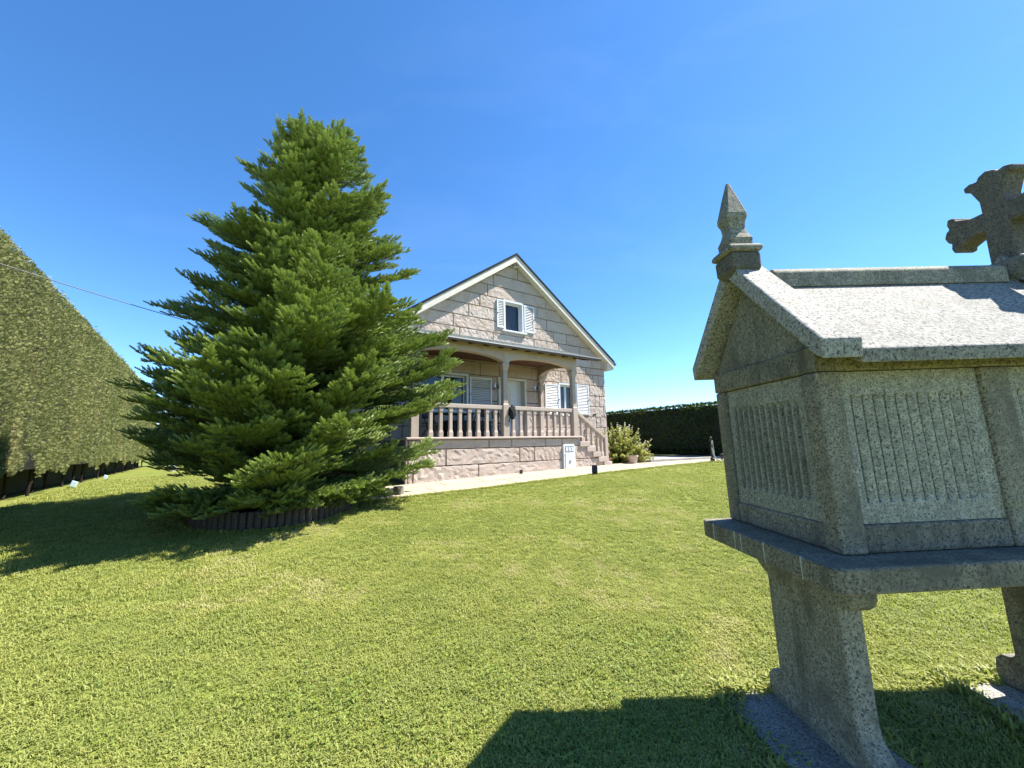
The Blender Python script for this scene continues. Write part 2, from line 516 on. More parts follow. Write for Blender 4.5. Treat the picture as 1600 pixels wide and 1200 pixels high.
# low kerb with a gravel bed in front of the far hedge
kerb = MB()
ka, kb = (3.45, -.45), (9.6, -1.75)
dx_, dy_ = kb[0]-ka[0], kb[1]-ka[1]
kl = math.hypot(dx_, dy_); ux, uy = dx_/kl, dy_/kl
kt = thing('kerb', 'low pale stone kerb in front of the dark far hedge', 'kerb', (P0x, P0y, 0), HOUSE_ANG)
s = 0
while s < kl:
    e = min(kl, s+.98)
    q = [(ka[0]+ux*s, ka[1]+uy*s), (ka[0]+ux*e, ka[1]+uy*e)]
    b = MB(); w = .12
    b.prism([q[0], q[1], (q[1][0]-uy*w, q[1][1]+ux*w), (q[0][0]-uy*w, q[0][1]+ux*w)], .52, .75, 'z')
    b.build('kerb_stone', MT['kerbstone'], kt, bevel=.012)
    s += 1.0
bedm = MB()
bedm.prism([(3.45, -.32), (9.6, -1.62), (10.6, 1.2), (3.9, 3.4)], .60, .70, 'z')
gb = bedm.build('gravel_bed', MT['gravel'], None, (P0x, P0y, 0)); gb.rotation_euler.z = HOUSE_ANG
tag(gb, 'grey gravel bed between the pale kerb and the dark hedge', 'gravel bed', kind='structure')

# ================================================================== HOUSE
FY = 1.95                      # facade plane
house = thing('stone_house', 'pink granite block house with steep gable, white shutters and arched front porch', 'house', (P0x, P0y, .45), HOUSE_ANG)
ZO = (0, 0, .45)
def hb(mb, name, mat, parent=None, **kw):
    """build in house coordinates with world heights; sub-parts share the house frame"""
    o = mb.build(name, mat, parent or house, off=ZO, **kw)
    return o
AP, APZ, SL = -1.15, 8.50, .712       # ridge position, wall apex, roof slope
WL, WR = -6.07, 3.77
def soff(a): return APZ - SL*abs(a-AP)

def rough_stone(a0, a1, z0, z1, y, depth=.06, top=None, amp=.019, nface=-1, axis='y'):
    """split-faced block: joint edge flush, belly pushed out and uneven"""
    g = .009
    a0 += g; a1 -= g; z0 += g; z1 -= g
    if top:                                    # keep only where the slope leaves room
        lim0 = AP - (APZ - z0 - .015)/SL; lim1 = AP + (APZ - z0 - .015)/SL
        a0 = max(a0, lim0); a1 = min(a1, lim1)
        if a1-a0 < .08: return None
    w, h = a1-a0, z1-z0
    nx_ = max(5, min(22, int(w/.07)+2)); nz_ = max(4, min(8, int(h/.07)+1))
    mb = MB(); front = []
    mg = .014
    aa = [a0] + [a0+mg + (w-2*mg)*i/(nx_-2) for i in range(nx_-1)] + [a1]
    zq = [0] + [mg/h + (1-2*mg/h)*j/(nz_-2) for j in range(nz_-1)] + [1]
    if top and a0 < AP < a1:
        k = min(range(2, nx_-1), key=lambda i: abs(aa[i]-AP)); aa[k] = AP
    for j in range(nz_+1):
        for i in range(nx_+1):
            x = aa[i]
            zt = min(z1, soff(x)-.012) if top else z1
            zt = max(zt, z0+.004)
            z = z0 + (zt-z0)*zq[j]
            edge = min(i, nx_-i) == 0 or min(j, nz_-j) == 0
            d = 0.0 if edge else .012 + amp*random.random()
            inner = 1 < i < nx_-1 and 1 < j < nz_-1
            jx = random.uniform(-.02, .02) if inner else 0; jz = random.uniform(-.015, .015) if inner else 0
            front.append((x+jx, y-d, z+jz))
    base = len(mb.v)
    mb.v += front
    W_ = nx_+1
    for j in range(nz_):
        for i in range(nx_):
            q = (j*W_+i, j*W_+i+1, (j+1)*W_+i+1, (j+1)*W_+i)
            if random.random() < .5: mb.f += [(q[0], q[1], q[2]), (q[0], q[2], q[3])]
            else: mb.f += [(q[0], q[1], q[3]), (q[1], q[2], q[3])]
    rim = [i for i in range(W_)] + [j*W_+nx_ for j in range(1, nz_+1)] + [nz_*W_+i for i in range(nx_-1, -1, -1)] + [j*W_ for j in range(nz_-1, 0, -1)]
    n0 = len(mb.v)
    mb.v += [(front[k][0], y+depth, front[k][2]) for k in rim]
    for t in range(len(rim)):
        t2 = (t+1) % len(rim)
        mb.f.append((rim[t], n0+t, n0+t2, rim[t2]))
    return mb

# facade openings (a0,a1,z0,z1)
OPEN = [(-1.635, -.70, 5.54, 6.925), (-4.95, -3.15, 2.51, 3.89), (-1.92, -.65, 1.66, 3.89), (.99, 1.97, 2.51, 3.89)]
ROWS = [.5, .93, 1.36, 1.66, 2.05, 2.51, 2.97, 3.43, 3.89, 4.36, 4.66, 5.09, 5.54, 6.0, 6.463, 6.925, 7.39, 7.855, 8.32, 8.5]
JOINTS = {(7.39, 7.855): [-2.07], (6.925, 7.39): [-2.33, .48], (6.463, 6.925): [-2.66, .01, 1.3], (6.0, 6.463): [-3.12, .49, 2.0], (5.54, 6.0): [-3.73, .84, 1.55],
          (5.09, 5.54): [-4.9, -3.48, -2.1, -.2, 1.1, 2.28], (4.66, 5.09): [-5.1, -3.9, -2.4, -1.0, .6, 1.9, 3.0, 3.6], (3.89, 4.36): [-5.2, -2.66, -1.85, -.35, 1.15, 3.02],
          (4.36, 4.66): [-4.5, -3.0, -1.4, .2, 1.7, 2.6], (2.05, 2.51): [-5.4, -3.6, -2.4, .6, 1.8, 3.1, 3.5]}
wall = MB()
wall.prism([(WL+.03, .3), (WR-.03, .3), (WR-.03, soff(WR)-.05), (AP, APZ-.05), (WL+.03, soff(WL)-.05)], FY+.75, FY+8.2, 'y')
wall.box(WL+.03, WL+.35, FY+.05, FY+.75, .3, soff(WL)-.1).box(WR-.35, WR-.03, FY+.05, FY+.75, .3, soff(WR)-.1)
wall_o = hb(wall, 'wall', MT['dressed'])
mort = MB()
for k in range(len(ROWS)-1):
    z0, z1 = ROWS[k], ROWS[k+1]
    half = (APZ - z0)/SL
    lo, hi = max(WL, AP-half+.03), min(WR, AP+half-.03)
    spans = [(lo, hi)]
    for (o0, o1, q0, q1) in OPEN:
        if q0 < z1-.05 and q1 > z0+.05:
            ns = []
            for s0, s1 in spans:
                if o1 <= s0 or o0 >= s1: ns.append((s0, s1)); continue
                if o0 > s0: ns.append((s0, o0))
                if o1 < s1: ns.append((o1, s1))
            spans = ns
    for s0, s1 in spans:
        half1 = (APZ - z1)/SL
        t0, t1 = max(s0, AP-half1+.03), min(s1, AP+half1-.03)
        if t0 < t1: mort.prism([(s0, z0), (s1, z0), (t1, z1), (t0, z1)], FY+.022, FY+.35, 'y')
        cuts = [c for c in JOINTS.get((z0, z1), []) if s0+.15 < c < s1-.15]
        if not cuts and (z0, z1) not in JOINTS:
            c = s0 + random.uniform(.5, 1.5)
            while c < s1-.35: cuts.append(c); c += random.uniform(.7, 1.9)
        if s1 == WR and z0 < 3.9 and s1-s0 > .6: cuts = [c for c in cuts if c < WR-.5] + [WR-.17 if (k % 2) else WR-.4]
        pts = [s0] + cuts + [s1]
        for b0, b1 in zip(pts, pts[1:]):
            st = rough_stone(b0, b1, z0, z1, FY, depth=.08, top=z1 > soff(WR)-.05)
            if st: hb(st, 'stone', MT['stone'], wall_o)
hb(mort, 'mortar', MT['mortar'], wall_o)
# quoin stones round the right corner
for k in range(1, 11):
    z0, z1 = ROWS[k], ROWS[k+1]
    q = MB(); q.box(WR-.02, WR+.02+.02*random.random(), FY+.02, FY+.5+.3*(k % 2), z0+.008, z1-.008)
    hb(q, 'quoin_stone', MT['stone'], wall_o, bevel=.012)

# ---- plinth of the porch
plinth = MB(); plinth.box(-5.98, .2, .07, FY, .2, 1.6)
plinth_o = hb(plinth, 'porch_plinth', MT['mortar'])
PJ = [(.36, .89, [-5.92, -5.77, -3.83, -.63], [-.09, 1.32]), (.89, 1.345, [-5.92, -4.846, -2.37, -1.80, -.63], [-.09, .99]), (1.345, 1.60, [-5.92, -3.47, -2.66, -1.33, -.62, .17], [])]
for z0, z1, js, js2 in PJ:
    for l in (js, js2):
        for b0, b1 in zip(l, l[1:]):
            st = rough_stone(b0, b1, z0, z1, 0.02, depth=.1, amp=.022)
            hb(st, 'stone', MT['stone'], plinth_o)
st = MB(); st.box(-5.98, -5.925, .0, FY-.02, .36, 1.6); hb(st, 'quoin_stone', MT['stone'], plinth_o, bevel=.015)
fl = MB(); fl.box(-5.99, .28, -.075, FY+.03, 1.605, 1.668)
hb(fl, 'porch_floor', MT['dressed'], bevel=.02)

# ---- meter box let into the plinth
mbx = MB()
mbx.prism([(-.62, .52), (-.09, .52), (-.09, 1.34), (-.15, 1.395), (-.56, 1.395), (-.62, 1.34)], -.06, .05, 'y')
meter = hb(mbx, 'meter_box', MT['white'], bevel=.008)
meter['label'] = 'white meter cabinet with small dials set into the plinth'
d = MB(); d.box(-.55, -.17, -.075, -.061, .56, 1.10); hb(d, 'cabinet_door', MT['white'], meter, bevel=.006)
d = MB(); d.box(-.545, -.16, -.0635, -.0605, 1.14, 1.33); hb(d, 'meter_window', MT['metal'], meter)
d = MB()
for k in range(3): d.box(-.52+.125*k, -.43+.125*k, -.072, -.064, 1.16, 1.30)
hb(d, 'dial', MT['white'], meter)
d = MB(); d.lathe([(.0, 0), (.05, 0), (.05, .012), (0, .014)], 14)
d.v = [(x-.35, -.076-z, y+.82) for x, y, z in d.v]; hb(d, 'lock', MT['metal'], meter)

# ---- stairs
stairs = MB(); stairs.prism([(.2, .4), (1.55, .4), (1.55, .55), (.2, 1.45)], .12, FY-.03, 'y')
stairs_o = hb(stairs, 'stairs', MT['mortar'])
for k, (s0, s1, zt) in enumerate([(.17, .66, 1.475), (.50, .93, 1.29), (.78, 1.2, 1.105), (1.05, 1.47, .92), (1.32, 1.74, .74)]):
    b = MB(); b.box(s0, s1, -.05, FY-.04, zt-.175, zt)
    hb(b, 'step', MT['dressed'], stairs_o, bevel=.014)

# ---- balustrade
RAILZ0, RAILZ1 = 2.492, 2.608
COLS = [-5.76, -2.87, .02]
def baluster_mesh(h, name):
    b = MB()
    b.sq([(.062, .062, 0), (.062, .062, .13), (.046, .046, .20), (.046, .046, h-.16), (.058, .058, h-.1), (.058, .058, h)])
    return b.mesh(name, MT['dressed'])
bal_me = baluster_mesh(RAILZ0-1.668, 'baluster')
bal = MB(); bal.box(-5.66, -2.975, -.02, .13, RAILZ0, RAILZ1)
bal.box(-2.765, -.095, -.02, .13, RAILZ0, RAILZ1)
bal_o = hb(bal, 'balustrade', MT['dressed'], bevel=.012)
def even(a0, a1, n_): return [a0 + (a1-a0)*(i+.5)/n_ for i in range(n_)]
bx_ = [-3.22-.2957*i for i in range(8)] + [-2.568, -2.278, -2.0, -1.735, -1.45, -1.16, -.875, -.60, -.33]
for a in bx_:
    place('baluster', bal_me, bal_o, (a, .055, 1.668-.45), bevel=.006)
# stair handrail and its balusters
hr = MB()
hr.prism([(.12, 2.44), (1.45, 1.56), (1.45, 1.675), (.12, 2.565)], -.02, .13, 'y')
hr_o = hb(hr, 'stair_handrail', MT['dressed'], bevel=.01)
for a, zb in ((.36, 1.475), (.63, 1.475), (.87, 1.29), (1.13, 1.105), (1.34, .92)):
    zt = 2.44 - (a-.12)*.88/1.33 + .01
    b = MB(); h = zt-zb
    b.sq([(.055, .055, 0), (.055, .055, .12), (.042, .042, .18), (.042, .042, h-.14), (.052, .052, h-.09), (.052, .052, h)])
    b.v = [(x, y, z + (-x*.66 if z > h-.01 else 0)) for x, y, z in b.v]
    place('baluster', b.mesh('stair_baluster', MT['dressed']), hr_o, (a, .055, zb-.45), bevel=.005)
nw = MB(); nw.box(1.445, 1.60, -.025, .135, .74, 1.70); hb(nw, 'newel_post', MT['dressed'], bevel=.012)

# ---- columns with capitals, arched beams
for c in COLS:
    b = MB()
    b.sq([(.105, .1, 1.668), (.105, .1, 2.64), (.08, .08, 2.68), (.078, .078, 3.72), (.095, .095, 3.78), (.12, .12, 3.86), (.125, .125, 3.95)], (c, .055))
    hb(b, 'porch_column', MT['dressed'], bevel=.008)
    if c == COLS[1]: continue
    b = MB(); b.sq([(.075, .07, 1.668), (.075, .07, 3.78), (.115, .08, 3.86), (.115, .08, 3.95)], (c, FY-.09))
    hb(b, 'pilaster', MT['dressed'], bevel=.008)
def arch_poly(a0, a1, zs, zp, zt):
    n_ = 18; pts = [(a0, zt), (a0, zs)]
    for i in range(1, n_):
        t = i/n_; x = a0+(a1-a0)*t
        pts.append((x, zs + (zp-zs)*math.sqrt(max(0, 1-(2*t-1)**2))**.9))
    return pts + [(a1, zs), (a1, zt)]
def arch_beam(a0, a1, t0, t1, zs, zp, zt, axis):
    """beam with an arched underside, as quads so that the front stays clean"""
    n_ = 18; b = MB()
    for i in range(n_):
        ta, tb_ = i/n_, (i+1)/n_
        xa, xb = a0+(a1-a0)*ta, a0+(a1-a0)*tb_
        f = lambda t: zs + (zp-zs)*math.sqrt(max(0, 1-(2*t-1)**2))
        za, zb = f(ta), f(tb_)
        b.prism([(xa, za), (xb, zb), (xb, zt), (xa, zt)], t0, t1, axis)
    return b
for a0, a1 in ((-5.76, -2.87), (-2.87, .02)):
    hb(arch_beam(a0+.05, a1-.05, -.055, .165, 3.93, 4.18, 4.44, 'y'), 'arched_beam', MT['dressed'])
for c in COLS:
    b = MB(); b.box(c-.0505, c+.12, -.058, .168, 3.951, 4.441); hb(b, 'beam_block', MT['dressed'])
for c in (COLS[0], COLS[2]):
    ab = arch_beam(.168, FY-.06, c-.1, c+.1, 3.93, 4.2, 4.5, 'x'); hb(ab, 'side_arch', MT['dressed'])

# ---- porch roof
PRL, PRR = -6.35, .98
def pz(y): return 4.44 + (y+.34)*(5.26-4.44)/(FY+.34)
pr = MB(); pr.prism([(-.33, pz(-.33)-.03), (FY, pz(FY)-.03), (FY, pz(FY)-.07), (-.33, pz(-.33)-.07)], PRL, PRR, 'x')
pr_o = hb(pr, 'porch_roof', MT['wood'])
for k in range(9):
    y0 = -.36 + k*(FY+.36)/9; y1 = min(FY-.003, y0 + (FY+.36)/9 + .05)
    b = MB(); lift = .0
    na = 24
    for i in range(na):
        a0 = PRL-.03 + (PRR+.06-PRL)*(i+(.5 if k % 2 else 0))/na; a1 = a0+(PRR+.06-PRL)/na-.006
        a1 = min(a1, PRR+.03)
        if a1-a0 < .05: continue
        j = random.uniform(0, .006)
        z0, z1 = pz(y0)+.012+j, pz(y1)-.02
        b.add([(a0, y0, z0-.012), (a1, y0, z0-.012), (a1, y1, z1-.012), (a0, y1, z1-.012), (a0, y0, z0), (a1, y0, z0), (a1, y1, z1), (a0, y1, z1)],
              [(0,3,2,1),(4,5,6,7),(0,1,5,4),(1,2,6,5),(2,3,7,6),(3,0,4,7)])
    hb(b, 'slate_course', MT['porch_slate'], pr_o)
b = MB(); b.tube([(PRL-.02, -.39, 4.40), (PRR+.05, -.39, 4.40)], .052, 10); hb(b, 'gutter', MT['gutter'], pr_o, smooth=False)
a = PRL+.12
while a < PRR:
    b = MB(); b.prism([(-.30, pz(-.30)-.071), (-.30, pz(-.30)-.12), (.0, pz(.0)-.16), (.6, pz(.6)-.16), (.6, pz(.6)-.071)], a-.035, a+.035, 'x')
    hb(b, 'rafter', MT['wood'], pr_o); a += .52
b = MB(); b.prism([(-.33, pz(-.33)-.072), (FY-.01, pz(FY)-.08), (FY-.01, pz(FY)-.17), (-.33, pz(-.33)-.11)], PRR-.05, PRR-.005, 'x'); hb(b, 'verge_board', MT['wood'], pr_o)
b = MB(); b.box(PRL+.4, -.08, .17, FY-.02, 4.40, 4.43); hb(b, 'porch_ceiling', MT['wood'])

# ---- main roof
OV = .28
y0r, y1r = FY-OV, FY+8.5
ER, EL = 4.17, AP-(4.17-AP)
def rz_(a, off): return APZ + off - SL*abs(a-AP)
roof = MB()
for e in (ER, EL):
    roof.prism([(AP, rz_(AP, .33)), (e, rz_(e, .33)), (e, rz_(e, .24)), (AP, rz_(AP, .24))], y0r-.03, y1r, 'y')
roof_o = hb(roof, 'roof', MT['slate'])
for e, s in ((ER, 1), (EL, -1)):
    b = MB(); b.prism([(AP+.0*s, rz_(AP, .238)), (e-.03*s, rz_(e-.03*s, .238)), (e-.03*s, rz_(e-.03*s, -.02)), (AP, rz_(AP, -.02))], y0r, y0r+.05, 'y')
    hb(b, 'bargeboard', MT['cream'], roof_o)
    b = MB(); b.prism([(AP, rz_(AP, .04)), (e-.06*s, rz_(e, .04)), (e-.06*s, rz_(e, .0)), (AP, rz_(AP, .0))], y0r+.052, FY+.02, 'y')
    hb(b, 'soffit', MT['cream'], roof_o)
    b = MB(); b.prism([(e-.4*s, rz_(e-.4*s, .0)), (e-.035*s, rz_(e-.035*s, .0)), (e-.035*s, rz_(e, -.06)), (e-.40*s, rz_(e, -.06))], y0r+.053, y1r-.05, 'y')
    hb(b, 'eaves_box', MT['cream'], roof_o)
    b = MB(); b.tube([(e+.055*s, y0r-.02, rz_(e, .2)), (e+.055*s, y1r, rz_(e, .2))], .06, 10); hb(b, 'gutter', MT['gutter'], roof_o)

# ---- shutters, windows, door
def shutter(a0, a1, z0, z1, ymid=FY-.045, name='shutter', win=None):
    b = MB(); fw = .055
    y0, y1 = ymid-.02, ymid+.02
    b.box(a0, a0+fw, y0, y1, z0, z1).box(a1-fw, a1, y0, y1, z0, z1)
    b.box(a0+fw, a1-fw, y0+.001, y1-.001, z0, z0+fw).box(a0+fw, a1-fw, y0+.001, y1-.001, z1-fw, z1)
    o = hb(b, name, MT['white'], win)
    b = MB(); n_ = int((z1-z0-2*fw)/.062)
    for k in range(n_):
        z = z0+fw+(z1-z0-2*fw)*(k+.5)/n_
        b.add([(a0+fw, y0+.004, z-.019), (a1-fw, y0+.004, z-.019), (a1-fw, y1-.006, z+.019), (a0+fw, y1-.006, z+.019),
               (a0+fw, y0+.012, z-.019), (a1-fw, y0+.012, z-.019), (a1-fw, y1, z+.019), (a0+fw, y1, z+.019)],
              [(0,1,2,3),(7,6,5,4),(0,4,5,1),(1,5,6,2),(2,6,7,3),(3,7,4,0)])
    s = hb(b, 'louvre_slats', MT['white'], o) if win is None else hb(b, 'louvre_slats', MT['white'], o)
    s['kind'] = 'stuff'
    b = MB(); side = a1-.02 if (a0+a1)/2 > -1.2 else a0+.02
    b.box(side-.012, side+.012, y0-.03, y0-.001, (z0+z1)/2-.02, (z0+z1)/2+.02); hb(b, 'catch', MT['black'], o)
    return o

def window(a0, a1, z0, z1, trim=.075, leaves=1, sill=True, mull=True):
    b = MB()
    b.box(a0, a0+trim, FY-.05, FY+.2, z0, z1).box(a1-trim, a1, FY-.05, FY+.2, z0, z1)
    b.box(a0+trim, a1-trim, FY-.049, FY+.2, z1-trim, z1)
    w = hb(b, 'window', MT['white'])
    b = MB(); yf = FY+.12; fw = .055
    i0, i1, j0, j1 = a0+trim+.002, a1-trim-.002, z0+.03, z1-trim-.002
    b.box(i0, i0+fw, yf, yf+.05, j0, j1).box(i1-fw, i1, yf, yf+.05, j0, j1).box(i0+fw, i1-fw, yf+.001, yf+.049, j0, j0+fw).box(i0+fw, i1-fw, yf+.001, yf+.049, j1-fw, j1)
    if leaves == 2:
        mid = (i0+i1)/2; b.box(mid-.05, mid+.05, yf+.001, yf+.049, j0+fw, j1-fw)
    hb(b, 'frame', MT['white'], w)
    edges = [(i0+fw, i1-fw)] if leaves == 1 else [(i0+fw, (i0+i1)/2-.05), ((i0+i1)/2+.05, i1-fw)]
    for p0, p1 in edges:
        b = MB(); b.box(p0, p1, yf+.02, yf+.03, j0+fw, j1-fw); hb(b, 'pane', MT['glass'], w)
    if sill:
        b = MB(); b.box(a0-.08, a1+.11, FY-.11, FY+.12, z0-.03, z0+.028); hb(b, 'sill', MT['white'], w, bevel=.006)
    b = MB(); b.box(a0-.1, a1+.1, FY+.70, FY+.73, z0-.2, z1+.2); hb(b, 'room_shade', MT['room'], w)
    return w
win_a = window(-1.635, -.70, 5.68, 6.92)
b = MB()
pts = [(-1.5+.05*k, FY+.26+.02*(k % 2), 0) for k in range(13)]
for p_, q_ in zip(pts, pts[1:]):
    b.add([(p_[0], p_[1], 5.72), (q_[0], q_[1], 5.72), (q_[0], q_[1], 6.8), (p_[0], p_[1], 6.8)], [(0, 1, 2, 3)])
hb(b, 'curtain', MT['curtain'], win_a)
b = MB(); b.box(-1.635, -.70, FY-.0, FY+.3, 5.545, 5.648); hb(b, 'sill_stone', MT['dressed'], win_a)
shutter(-1.945, -1.603, 5.775, 6.875); shutter(-.682, -.19, 5.76, 6.86)
win_l = window(-4.95, -3.15, 2.54, 3.88, leaves=2)
shutter(-3.10, -2.21, 2.56, 3.79); shutter(-5.88, -4.99, 2.56, 3.79)
win_r = window(.99, 1.97, 2.54, 3.88, leaves=2)
shutter(.262, .99, 2.56, 3.785); shutter(1.985, 2.68, 2.60, 3.87)
b = MB()
for k in range(6): b.add([(1.1+.12*k, FY+.3+.03*(k % 2), 2.6), (1.22+.12*k, FY+.3+.03*((k+1) % 2), 2.6), (1.22+.12*k, FY+.3+.03*((k+1) % 2), 3.8), (1.1+.12*k, FY+.3+.03*(k % 2), 3.8)], [(0, 1, 2, 3)])
hb(b, 'curtain', MT['curtain'], win_r)

dr = MB()
dr.box(-1.92, -1.84, FY-.05, FY+.3, 1.668, 3.88).box(-.73, -.65, FY-.05, FY+.3, 1.668, 3.88).box(-1.84, -.73, FY-.049, FY+.3, 3.80, 3.88)
door_fr = hb(dr, 'door_frame', MT['cream'])
d = MB(); d.box(-1.838, -.732, FY+.20, FY+.25, 1.67, 3.798); door = hb(d, 'door', MT['white'])
d = MB(); d.box(-1.78, -1.02, FY+.182, FY+.2, 1.78, 3.70); hb(d, 'door_leaf', MT['white'], door, bevel=.008)
d = MB()
arc = [(-1.62, 2.75)] + [(-1.42 - .2*math.cos(math.pi*k/12), 3.40 + .2*math.sin(math.pi*k/12)) for k in range(13)] + [(-1.22, 2.75)]
d.prism(arc, FY+.166, FY+.181, 'y'); hb(d, 'arched_panel', MT['cream'], door, bevel=.006)
d = MB(); d.prism([(-1.42, 3.05), (-1.36, 3.19), (-1.42, 3.33), (-1.48, 3.19)], FY+.155, FY+.165, 'y'); hb(d, 'diamond_light', MT['metal'], door)
d = MB(); d.tube([(-1.07, FY+.14, 2.62), (-1.07, FY+.14, 2.80)], .015, 8); hb(d, 'door_handle', MT['brass'], door)
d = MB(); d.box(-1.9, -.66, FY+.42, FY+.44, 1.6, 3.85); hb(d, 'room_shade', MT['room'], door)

# ---- small things on and about the porch
def to_w(a, y, z): 
    x, yy = hw(a, y); return (x, yy, z)
def lantern(a, z, label):
    t = thing('wall_lantern', label, 'wall lamp', to_w(a, FY-.02, z), HOUSE_ANG, 'wall lamps beside the front door')
    b = MB(); b.lathe([(.0, -.2), (.05, -.2), (.05, -.17), (0, -.165)], 12)
    b = MB(); b.box(-.04, .04, -.02, -.0, -.12, .12); b.build('wall_plate', MT['metal'], t, bevel=.005)
    b = MB(); b.tube([(0, -.02, .05), (0, -.08, .12), (0, -.16, .12), (0, -.2, .05)], .012, 6); b.build('arm', MT['metal'], t)
    b = MB(); b.tube([(0, -.03, -.06), (0, -.09, -.16), (0, -.15, -.16), (0, -.16, -.09), (0, -.11, -.07)], .011, 6); b.build('scroll', MT['metal'], t)
    b = MB(); b.lathe([(.02, .05), (.075, .02), (.08, .0), (.0, .005)][::-1], 8, (0, -.2)); b.build('lamp_cap', MT['metal'], t)
    b = MB(); b.lathe([(.0, -.17), (.04, -.165), (.062, -.01), (.0, -.005)], 8, (0, -.2)); b.build('shade', MT['glass'], t)
lantern(-2.05, 3.56, 'silver scroll wall lamp between left window shutter and front door')
lantern(-.22, 3.58, 'silver scroll wall lamp between front door and side arch of the porch')

t = thing('security_camera', 'small white security camera under the peak of the gable', 'camera', to_w(-1.1, FY-.1, 8.36), HOUSE_ANG)
b = MB(); b.box(-.05, .05, -.1, .1, -.05, .05); b.build('housing', MT['cream'], t, bevel=.012)
b = MB(); b.tube([(0, .0, .05), (0, .0, .16)], .02, 8); b.build('bracket', MT['cream'], t)
b = MB(); b.lathe([(0, 0), (.03, 0), (.03, .02), (0, .02)], 12); b.v = [(x, -.1-z, y) for x, y, z in b.v]; b.build('lens', MT['black'], t)

# black cloth bag over the balustrade
bm_ = bmesh.new()
bmesh.ops.create_icosphere(bm_, subdivisions=3, radius=1)
for v_ in bm_.verts:
    c = v_.co
    nzv = mnoise.noise(c*2.1)*.45 + mnoise.noise(c*5.0)*.2
    v_.co = Vector((c.x*.13*(1+nzv), c.y*.055*(1+nzv), c.z*.22*(1+.5*nzv) + (.02 if c.z > 0 else 0)))
    if c.z < -.2: v_.co.x = v_.co.x*.7 - .03; v_.co.z -= .05*max(0, c.x)
me = bpy.data.meshes.new('cloth_bag'); bm_.to_mesh(me); bm_.free(); me.materials.append(MT['cloth'])
me.polygons.foreach_set('use_smooth', [True]*len(me.polygons))
t = thing('cloth_bag', 'black cloth bag hung over the balustrade beside the middle porch column', 'bag', to_w(-2.66, -.075, 2.40), HOUSE_ANG)
place('bag_body', me, t)
b = MB(); b.tube([(-.08, -.0, .12), (-.09, .02, .17), (-.06, .12, .17), (-.05, .2, .12), (-.04, .24, -.15)], .012, 6); b.build('strap', MT['cloth'], t)
b = MB(); b.tube([(-.1, .0, -.1), (-.11, .01, -.3)], .014, 6); b.build('loose_strap', MT['cloth'], t)

# folding chairs and a table on the porch floor, seen between the balusters
def folding_chair(a, y, ang, label):
    t = thing('folding_chair', label, 'chair', to_w(a, y, 1.668), HOUSE_ANG+ang)
    for s in (-1, 1):
        b = MB(); b.tube([(s*.2, -.22, 0), (s*.2, .2, .86)], .014, 6); b.build('leg', MT['black'], t)
        b = MB(); b.tube([(s*.18, .24, 0), (s*.18, -.2, .45)], .014, 6); b.build('leg', MT['black'], t)
    b = MB(); b.box(-.2, .2, -.2, .19, .44, .465); b.build('seat', MT['black'], t, bevel=.008)
    b = MB(); b.box(-.2, .2, .155, .175, .6, .86); b.build('backrest', MT['black'], t, bevel=.006)
    return t
folding_chair(-2.62, .75, R(90), 'black folding chair with crossed legs near the front door')
folding_chair(-3.55, .55, R(200), 'black folding chair between the porch table and the balustrade')
folding_chair(-4.75, 1.35, R(20), 'black folding chair between the porch table and left window')
t = thing('porch_table', 'dark square table standing on the porch under the left window', 'table', to_w(-4.2, .95, 1.668), HOUSE_ANG)
b = MB(); b.box(-.55, .55, -.35, .35, .70, .74); b.build('table_top', MT['black'], t, bevel=.008)
for sx_ in (-1, 1):
    for sy_ in (-1, 1):
        b = MB(); b.box(sx_*.5-.025, sx_*.5+.025, sy_*.3-.025, sy_*.3+.025, 0, .70); b.build('leg', MT['black'], t)
t = thing('storage_chest', 'dark storage chest against the porch wall below the left window', 'chest', to_w(-3.3, 1.66, 1.668), HOUSE_ANG)
b = MB(); b.box(-.8, .8, -.2, .2, 0, .5); b.build('chest_body', MT['black'], t, bevel=.01)
b = MB(); b.box(-.82, .82, -.22, .22, .505, .56); b.build('lid', MT['black'], t, bevel=.01)

# pots
def pot(name, label, mat, loc, r0, r1, h, group=None):
    t = thing(name, label, 'plant pot', loc, 0, group)
    b = MB(); b.lathe([(0, 0), (r0, 0), (r1*.92, h*.82), (r1, h*.84), (r1, h), (r1*.86, h), (r1*.82, h*.86), (0, h*.85)], 24); b.build('pot_body', mat, t)
    b = MB(); b.lathe([(0, h*.855), (r1*.81, h*.862), (0, h*.9)], 16); b.build('soil', MT['soil'], t)
    return t
px_, py_ = hw(2.55, -.32); pot('clay_pot', 'pale clay pot in front of the flowering shrub', MT['pot'], (px_, py_, path_z(2.5)-.0), .13, .21, .30)
px_, py_ = hw(1.86, .28); pot('clay_pot', 'small terracotta pot behind the newel post of the steps', MT['terracotta'], (px_, py_, gz(px_, py_)+.02), .09, .14, .22)

# tap post with hose
px_, py_ = hw(5.4, -1.78)
t = thing('tap_post', 'black garden tap post with grey hose hanging beside the kerb', 'tap', (px_, py_, gz(px_, py_)), HOUSE_ANG)
b = MB(); b.sq([(.06, .06, 0), (.06, .06, .12), (.035, .035, .15), (.03, .03, .80), (.045, .045, .84), (.04, .04, .92), (.0, .0, .97)]); b.build('post', MT['black'], t, bevel=.006)
b = MB(); b.tube([(0, -.03, .78), (-.06, -.09, .80), (-.12, -.09, .74)], .016, 8); b.build('spout', MT['metal'], t)
b = MB(); b.tube([(-.12, -.09, .74), (-.13, -.09, .5), (-.08, -.1, .25), (.08, -.12, .1), (.28, -.15, .03), (.5, -.1, .022)], .02, 8); b.build('hose', MT['hose'], t)
b = MB(); b.tube([(.1, .0, .78), (.11, -.02, .4), (.09, -.03, .15)], .018, 8); b.build('hose_loop', MT['hose'], t)
